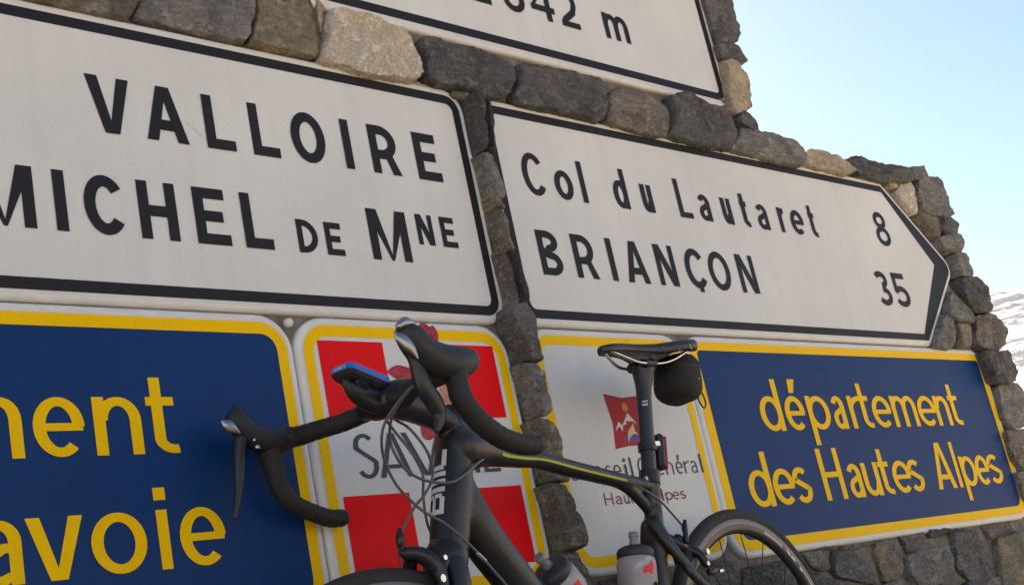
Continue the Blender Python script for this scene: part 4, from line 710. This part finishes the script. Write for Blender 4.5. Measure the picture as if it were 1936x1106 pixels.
# handlebar
mb = MB(); tube(mb, P4('barR'), 20, 6, wrap=.0008); tube(mb, P4('barL'), 20, 6, wrap=.0008)
bar = mb.build('handlebar', M_tape, bike, True)
for k in ('dropR', 'dropL'):
    mb = MB(); pts = P4(k)
    tube(mb, pts, 20, 6, wrap=.0008)
    mb.build('drop', M_tape, bar, True)
mb = MB(); tube(mb, P4('clamp'), 16, 4); tube(mb, P4('stem'), 16, 4)
tube(mb, [(.408, 0, .835, .0235), (.388, 0, .892, .0215)], 20, 1, roundcap=False)
stem = mb.build('stem', M_blackmetal, bike, True)
for side, key, lk in ((-1, 'hoodR', 'leverR'), (1, 'hoodL', 'leverL')):
    mb = MB(); pts = P4(key); tube(mb, pts, 18, 7, .95)
    hood = mb.build('brake_hood', M_rubber, bar, True)
    mb = MB(); tube(mb, P4(lk), 12, 6, .8); mb.build('brake_lever', M_blackmetal, bar, True)
    mb = MB(); tube(mb, P4('plateL' if side > 0 else 'plateR'), 14, 5, .45); mb.build('name_plate', M_plate, bar, True)
    if side > 0:
        mb = MB(); tube(mb, P4('glareL'), 14, 5, .9); mb.build('hood_glare', M_dull, bar, True)  # bright metal piece added to stand for the glare on the hood tip
    mb = MB(); c = Vector(P4(lk)[0][:3]); tube(mb, [(c.x - .012, c.y + .014, c.z - .006, .003), (c.x - .012, c.y + .018, c.z - .006, .003)], 8, 1); box(mb, (c.x - .02, c.y + .012, c.z - .016), (.004, .003, .003)); mb.build('pivot_screw', M_chrome, bar, True)
for k in ('cableA', 'cableB', 'cableC', 'cableD', 'rcable'):
    mb = MB(); pts = P4(k); pts = [(p[0], p[1], p[2], .0023) for p in pts]
    tube(mb, pts, 8, 5); mb.build('brake_cable', M_cable, bike, True)
mb = MB(); tube(mb, [(.452, .045, .653, .0036), (.438, .045, .640, .0036)], 8, 1); mb.build('cable_ferrule', M_dull, bike, True)
# wheels
def wheel(name, c, steer, R0=.334):
    root = mesh_obj(name, *hubmesh(c, steer), M_blackmetal, bike, smooth=True)
    def lathe(prof, mats, nm, seg=96):
        V, F, fm = [], [], []; n_ = len(prof)
        for k in range(seg):
            a = 2 * math.pi * k / seg
            for (r_, y, _) in prof: V.append(wpt(c, r_, a, y, steer))
        for k in range(seg):
            k2 = (k + 1) % seg
            for i in range(n_ - 1): F.append((k * n_ + i, k2 * n_ + i, k2 * n_ + i + 1, k * n_ + i + 1)); fm.append(prof[i][2])
        return mesh_obj(nm, V, F, mats, root, smooth=True, fm=fm)
    ty = [(R0 - .0225, .0105, 0)] + [(R0 - .0125 + .0125 * math.sin(R(a)), .0125 * math.cos(R(a)), 0) for a in (-30, 0, 25, 50, 70, 90, 110, 130, 155, 180, 210)] + [(R0 - .0225, -.0105, 0)]
    lathe(ty, [M_tyre], 'tyre')
    rm = [(R0 - .0195, .0088, 0), (R0 - .0215, .0103, 0), (R0 - .0330, .0106, 1), (R0 - .040, .0104, 1), (R0 - .050, .0065, 1), (R0 - .0515, .0, 1), (R0 - .050, -.0065, 1), (R0 - .040, -.0104, 1), (R0 - .0330, -.0106, 0), (R0 - .0215, -.0103, 0), (R0 - .0195, -.0088, 0)]
    o = lathe(rm, [M_track, M_rim], 'rim'); 
    ns = 20
    for k in range(ns):
        a = 2 * math.pi * (k + .35) / ns; s_ = 1 if k % 2 else -1
        mb = MB(); off = R(18) * (1 if (k // 2) % 2 else -1)
        p0 = wpt(c, .022, a + off, s_ * .027, steer); p1 = wpt(c, R0 - .051, a, 0, steer)
        tube(mb, [p0 + (.0012,), p1 + (.0012,)], 6, 1, roundcap=False); mb.build('spoke', M_blackmetal, root)
    return root
def wpt(c, r_, a, y, steer):
    p = (c[0] + r_ * math.cos(a), y, c[2] + r_ * math.sin(a)); return stp(p) if steer else p
def hubmesh(c, steer):
    mb = MB(); tube(mb, [(c[0], -.05, c[2], .009), (c[0], -.035, c[2], .022), (c[0], -.025, c[2], .013), (c[0], .025, c[2], .013), (c[0], .035, c[2], .022), (c[0], .05, c[2], .009)], 14, 3, up=(1, 0, 0))
    return ([stp(v) if steer else v for v in mb.v], mb.f)
rw = wheel('rear_wheel', (-.40, 0, .343), False)
fw = wheel('front_wheel', FA, True)
# white graphics on the rear rim
mb = MB(); RC = (-.40, 0, .343); R0 = .334
def arc(a0, a1, r0, r1, tw=0., n_=6):
    for i in range(n_):
        t0, t1 = i / n_, (i + 1) / n_
        mb.add([wpt(RC, r_, R(a), .0109, False) for a, r_ in ((a0 + (a1 - a0) * t0, r0), (a0 + (a1 - a0) * t1, r0), (a0 + (a1 - a0) * t1 + tw, r1), (a0 + (a1 - a0) * t0 + tw, r1))], [(0, 1, 2, 3)])
for a in (112,): arc(a, a + 14, R0 - .0352, R0 - .0368); arc(a, a + 14, R0 - .0385, R0 - .0401)
arc(128, 131, R0 - .0340, R0 - .041, 3); arc(134, 137, R0 - .0340, R0 - .041, -3); arc(131, 136, R0 - .0385, R0 - .040)
arc(140, 150, R0 - .0345, R0 - .0365); arc(140, 142, R0 - .0345, R0 - .041, 0, 2); arc(152, 164, R0 - .0345, R0 - .0362); arc(152, 164, R0 - .0392, R0 - .0408)
mb.build('rim_graphics', M_decal, rw)
# brakes
mb = MB()
tube(mb, [(-.165, -.01, .640, .010), (-.186, .0, .622, .012), (-.208, .0, .612, .011), (-.222, .018, .598, .009), (-.228, .026, .575, .008)], 12, 4)
tube(mb, [(-.19, .0, .632, .012), (-.205, -.02, .612, .009), (-.222, -.03, .58, .008)], 12, 4)
box(mb, (-.252, .022, .560), (.018, .005, .006), bev=.2); box(mb, (-.252, -.022, .560), (.018, .005, .006), bev=.2)
rb = mb.build('rear_brake', M_blackmetal, bike, True)
mb = MB(); 
for p, q in (((-.226, .038, .598), .0062), ((-.220, .036, .576), .0045)): tube(mb, [(p[0], p[1] - .004, p[2], q), (p[0], p[1], p[2], q)], 14, 1, roundcap=False)
box(mb, (-.275, .027, .558), (.007, .002, .003)); mb.build('brake_bolt', M_chrome, rb)
mb = MB(); tube(mb, [(-.212, .012, .664, .0035), (-.204, .012, .650, .0062), (-.200, .014, .642, .005), (-.196, .014, .625, .006)], 10, 2); mb.build('cable_adjuster', M_blackmetal, rb, True)
mb = MB()
tube(mb, [(.563, .002, .672, .010), (.545, .008, .668, .012), (.528, .016, .655, .014), (.520, .024, .630, .011), (.527, .028, .600, .009)], 12, 4)
tube(mb, [(.545, .0, .672, .010), (.538, -.02, .650, .011), (.535, -.028, .605, .009)], 12, 4)
fb = mb.build('front_brake', M_blackmetal, bike, True)
mb = MB(); tube(mb, [(.530, .033, .625, .006), (.530, .037, .625, .006)], 12, 1, roundcap=False); mb.build('brake_bolt', M_chrome, fb); mb = MB(); tube(mb, [(.513, .03, .655, .004), (.513, .034, .655, .004)], 12, 1, roundcap=False); mb.build('brake_bolt', M_chrome, fb)
mb = MB(); tube(mb, [(.564, 0, .708, .0035), (.566, 0, .698, .0068), (.568, 0, .688, .0068), (.566, 0, .680, .0045), (.570, 0, .672, .005)], 10, 2); tube(mb, [(.575, 0, .685, .0012), (.577, 0, .652, .0012)], 6, 1); mb.build('cable_adjuster', M_blackmetal, fb, True)
# crankset, low and outside the picture
mb = MB(); tube(mb, [(0, .075, .27, .011), (.17, .085, .25, .010)], 10, 1); tube(mb, [(0, -.075, .27, .011), (-.17, -.085, .29, .010)], 10, 1); tube(mb, [(0, -.075, .27, .010), (0, .075, .27, .010)], 10, 1, up=(1, 0, 0))
for k in range(40):
    a, b_ = 2 * math.pi * k / 40, 2 * math.pi * (k + 1) / 40
    mb.add([(r_ * math.cos(q), y, .27 + r_ * math.sin(q)) for r_, q, y in ((.095, a, -.045), (.095, b_, -.045), (.078, b_, -.045), (.078, a, -.045), (.095, a, -.048), (.095, b_, -.048), (.078, b_, -.048), (.078, a, -.048))], [(0, 1, 2, 3), (7, 6, 5, 4), (0, 4, 5, 1), (3, 2, 6, 7)])
mb.build('crankset', M_blackmetal, bike, True)
for s_ in (1, -1):
    mb = MB(); box(mb, (.17 * s_, s_ * .125, .27 - s_ * .02), (.045, .032, .009), bev=.2); mb.build('pedal', M_blackmetal, bike)
# ---- things carried by the bicycle (each its own top-level object)
def placed(o, label, cat):
    o.matrix_world = BR; return tag(o, label, cat)
# saddle bag
mb = MB(); V = []; F = []; nu, nv = 22, 28
for i in range(nu + 1):
    ph = -math.pi / 2 + math.pi * i / nu
    for j in range(nv):
        th = 2 * math.pi * j / nv
        f = lambda w_, p: math.copysign(abs(w_) ** p, w_)
        x = f(math.cos(ph), .55) * f(math.cos(th), .6); y = f(math.cos(ph), .6) * f(math.sin(th), .7); z = f(math.sin(ph), .62)
        X_ = x * .054 - z * .013; Z_ = z * (.051 - .007 * x) ; Y_ = y * .041 * (1 - .12 * z)
        v = Vector((X_, Y_, Z_)); nn = noise.noise(v * 28) * .0055 + noise.noise(v * 70) * .0015
        v += v.normalized() * nn; V.append((v.x - .335, v.y, v.z + .956))
for i in range(nu):
    for j in range(nv): F.append((i * nv + j, i * nv + (j + 1) % nv, (i + 1) * nv + (j + 1) % nv, (i + 1) * nv + j))
mb.add(V, F)
bag = placed(mb.build('saddle_bag', M_cordura, None, True), 'small black nylon bag slung under the saddle', 'bag')
mb = MB(); tube(mb, [(-.376, .004, .948, .0016), (-.395, .012, .925, .0018), (-.400, .014, .900, .0018), (-.385, .016, .888, .0018), (-.372, .016, .900, .0018), (-.378, .012, .925, .0018), (-.380, .008, .945, .0016)], 7, 6); mb.build('pull_cord', M_rubber, bag, True)
mb = MB()
zp = []
for k in range(15):
    th = R(-60 + k * 17); f = lambda w_, p: math.copysign(abs(w_) ** p, w_)
    zp.append((-.340 + f(math.cos(th), .6) * .0545, f(math.sin(th), .7) * .0415, .972, .0013))
tube(mb, zp, 6, 3, roundcap=False); mb.build('zipper', M_rubber, bag, True)
mb = MB(); box(mb, (-.335, .0405, .948), (.016, .0012, .007), bev=.1); mb.build('fabric_label', M_dull, bag)
mb = MB(); box(mb, (-.335, 0, .9965), (.012, .03, .006), bev=.3); mb.build('strap', M_cordura, bag)
# rear light
Rl = Matrix.Rotation(R(-16), 3, 'Y')
mb = MB(); box(mb, (-.197, .0, .803), (.010, .0135, .037), Matrix.Rotation(R(-17), 3, 'Y'), .35)
rlt = placed(mb.build('rear_light', M_gblack, None), 'black clip-on bicycle rear light with red lens on the seat post', 'light')
mb = MB(); box(mb, (-.2085, .0, .800), (.0035, .0115, .034), Matrix.Rotation(R(-17), 3, 'Y'), .3); mb.build('lens', M_lens, rlt)
mb = MB(); tube(mb, [(-.158, 0, .806, .0185), (-.162, 0, .822, .0185)], 18, 1, roundcap=False); box(mb, (-.182, 0, .815), (.014, .010, .007), bev=.2); mb.build('bracket', M_blackmetal, rlt)
mb = MB(); box(mb, (-.172, .0175, .817), (.008, .0012, .0045), bev=.1); mb.build('bracket_plate', M_chrome, rlt)
# bike computer
ga, gb = Vector((.6245, 0, .961)), Vector((.545, 0, .936)); gd = (ga - gb).normalized(); gs = Vector((0, 1, 0)); gn = gd.cross(gs); gn = gn if gn.z > 0 else -gn
GM = Matrix((gd, gs, gn)).transposed(); gc = (ga + gb) / 2 - gn * .004
def gbox(h, hz, lx, ly, tilt=0): return [gc + GM @ Vector((x, y, hz)) for x, y in rounded(rc(-lx, -ly, lx, ly), h, 6)]
def layered(rings, mt, name, parent):
    n_ = len(rings[0]); V = [tuple(v) for r_ in rings for v in r_]; F = [tuple(range(n_ - 1, -1, -1)), tuple((len(rings) - 1) * n_ + k for k in range(n_))]
    for i in range(len(rings) - 1):
        for k in range(n_): F.append((i * n_ + k, i * n_ + (k + 1) % n_, (i + 1) * n_ + (k + 1) % n_, (i + 1) * n_ + k))
    return mesh_obj(name, V, F, mt, parent, smooth=False)
gps = layered([gbox(.008, -.016, .030, .016), gbox(.009, -.011, .038, .022), gbox(.010, -.005, .043, .0245)], M_gblack, 'bike_computer', None); gps.matrix_world = BR
tag(gps, 'blue and black bike computer mounted ahead of the stem', 'bike computer')
layered([gbox(.010, -.005, .0433, .0248), gbox(.010, .004, .0433, .0248), gbox(.010, .006, .041, .0225)], M_gblue, 'bezel', gps)
layered([gbox(.004, .0062, .032, .017), gbox(.004, .0066, .032, .017)], M_gblack, 'screen', gps)
gl = dict(z=0., H=.0052, X=.0035, s=.0009, t=.0009, g=[(c, -.0135 + k * .0046, -.0135 + k * .0046 + (.0036 if c != 'I' else .0010)) for k, c in enumerate('GARMIN')])
lettering(gl, M_decal, gps, lambda x, z, d: tuple(gc + GM @ Vector((.0436, x, z - .003))))
mb = MB(); tube(mb, P4('mount'), 14, 4, .6); tube(mb, [(.575, -.014, .925, .009), (.59, 0, .930, .016), (.60, .01, .938, .010)], 12, 3); mb.build('computer_mount', M_blackmetal, bike, True)
# bottles
def bottle(label, top, axis, nz_tilt=0):
    axis = Vector(axis).normalized(); root = None; A = Vector(top)          # A = upper rim of the cap, axis points down the bottle
    def ringpts(d, r_): 
        s_ = Vector((0, 1, 0)); u = axis.cross(s_).normalized()
        return [A + axis * d + (s_ * math.cos(2 * math.pi * k / 28) + u * math.sin(2 * math.pi * k / 28)) * r_ for k in range(28)]
    def part(prof, mt, nm, parent):
        V = []; F = []
        for d, r_ in prof: V += [tuple(v) for v in ringpts(d, r_)]
        for i in range(len(prof) - 1):
            for k in range(28): F.append((i * 28 + k, i * 28 + (k + 1) % 28, (i + 1) * 28 + (k + 1) % 28, (i + 1) * 28 + k))
        F += [tuple(range(27, -1, -1)), tuple((len(prof) - 1) * 28 + k for k in range(28))]
        return mesh_obj(nm, V, F, mt, parent, smooth=True)
    b_ = part([(.018, .031), (.022, .0352), (.03, .0365), (.062, .0365), (.070, .0335), (.082, .0335), (.09, .0365), (.185, .0365), (.19, .033)], M_bottle, 'drinking_bottle', None)
    b_.matrix_world = BR; tag(b_, label, 'bottle')
    part([(-.004, .012), (-.001, .026), (.003, .0325), (.007, .0345), (.019, .0345), (.0205, .033)], M_cap, 'cap', b_)
    part([(-.030, .0072), (-.0285, .0092), (-.020, .0096), (-.019, .0080), (-.012, .0085), (-.003, .013)], M_nozzle, 'nozzle', b_)
    def mp(th, d, e=.0005):
        s_ = Vector((0, 1, 0)); u = axis.cross(s_).normalized(); u = u if u.x > 0 else -u
        return tuple(A + axis * d + (u * math.cos(th) + s_ * math.sin(th)) * (.0366 + e))
    return b_, mp
b1, mp = bottle('translucent sports bottle with black cap tilted in the down tube cage', (.228, 0, .618), (-.66, 0, -.75))
mb = MB()
for i in range(5):
    for j in range(5): mb.add([mp(R(55 + (i + a) * 7), .034 + (j + b_) * .005 + i * .001, .0006) for a, b_ in ((0, 0), (1, 0), (1, 1), (0, 1))], [(0, 1, 2, 3)])
mb.build('red_print', M_redp, b1)
b2, mp = bottle('translucent sports bottle with black cap upright on the seat tube', (-.0385, 0, .628), (.235, 0, -.97))
mb = MB(); blob = rounded([(-.42, .0), (-.02, .014), (.10, .002), (-.08, -.012), (-.50, -.012)], .003, 4)
cxb = sum(p[0] for p in blob) / len(blob); cyb = sum(p[1] for p in blob) / len(blob)
V = [mp(R(88) + cxb + 0, .043 - cyb)]; n_ = len(blob); F = []
for s_ in (.35, .7, 1.):
    for p in blob: V.append(mp(R(88) + cxb + (p[0] * 1.3 - cxb) * s_, .043 - cyb - (p[1] - cyb) * s_))
for k in range(n_): F.append((0, 1 + k, 1 + (k + 1) % n_))
for i in range(2):
    for k in range(n_): F.append((1 + i * n_ + k, 1 + (i + 1) * n_ + k, 1 + (i + 1) * n_ + (k + 1) % n_, 1 + i * n_ + (k + 1) % n_))
mb.add(V, F); mb.build('red_print', M_redp, b2)
cb = dict(z=0., H=.0075, X=.005, s=.0014, t=.0013, g=[(c, k * .0062, k * .0062 + .0050) for k, c in enumerate('CAMELBA')])
ca, sa_ = math.cos(R(33)), math.sin(R(33))
lettering(cb, M_decal, b2, lambda x, z, d: mp(R(28) + (x * ca - z * sa_) / .0366, .050 - (x * sa_ + z * ca), .0007))
for b_, nm, A_, dr_ in ((b1, 0, (.228, 0, .618), (-.66, 0, -.75)), (b2, 1, (-.0385, 0, .628), (.235, 0, -.97))):
    mb = MB(); ax_ = Vector(dr_).normalized(); A_ = Vector(A_); sd_ = 1 if nm == 0 else -1
    perp = Vector((.75, 0, -.66)) if nm == 0 else Vector((-.97, 0, -.235))
    for s_ in (1, -1):
        tube(mb, [tuple(A_ + ax_ * .19 + perp * .040) + (.003,), tuple(A_ + ax_ * .15 + perp * .01 + Vector((0, s_ * .040, 0))) + (.003,), tuple(A_ + ax_ * .075 + perp * .0 + Vector((0, s_ * .040, 0))) + (.003,), tuple(A_ + ax_ * .07 + perp * .040) + (.003,)], 8, 5)
    mb.build('bottle_cage', M_blackmetal, bike, True)
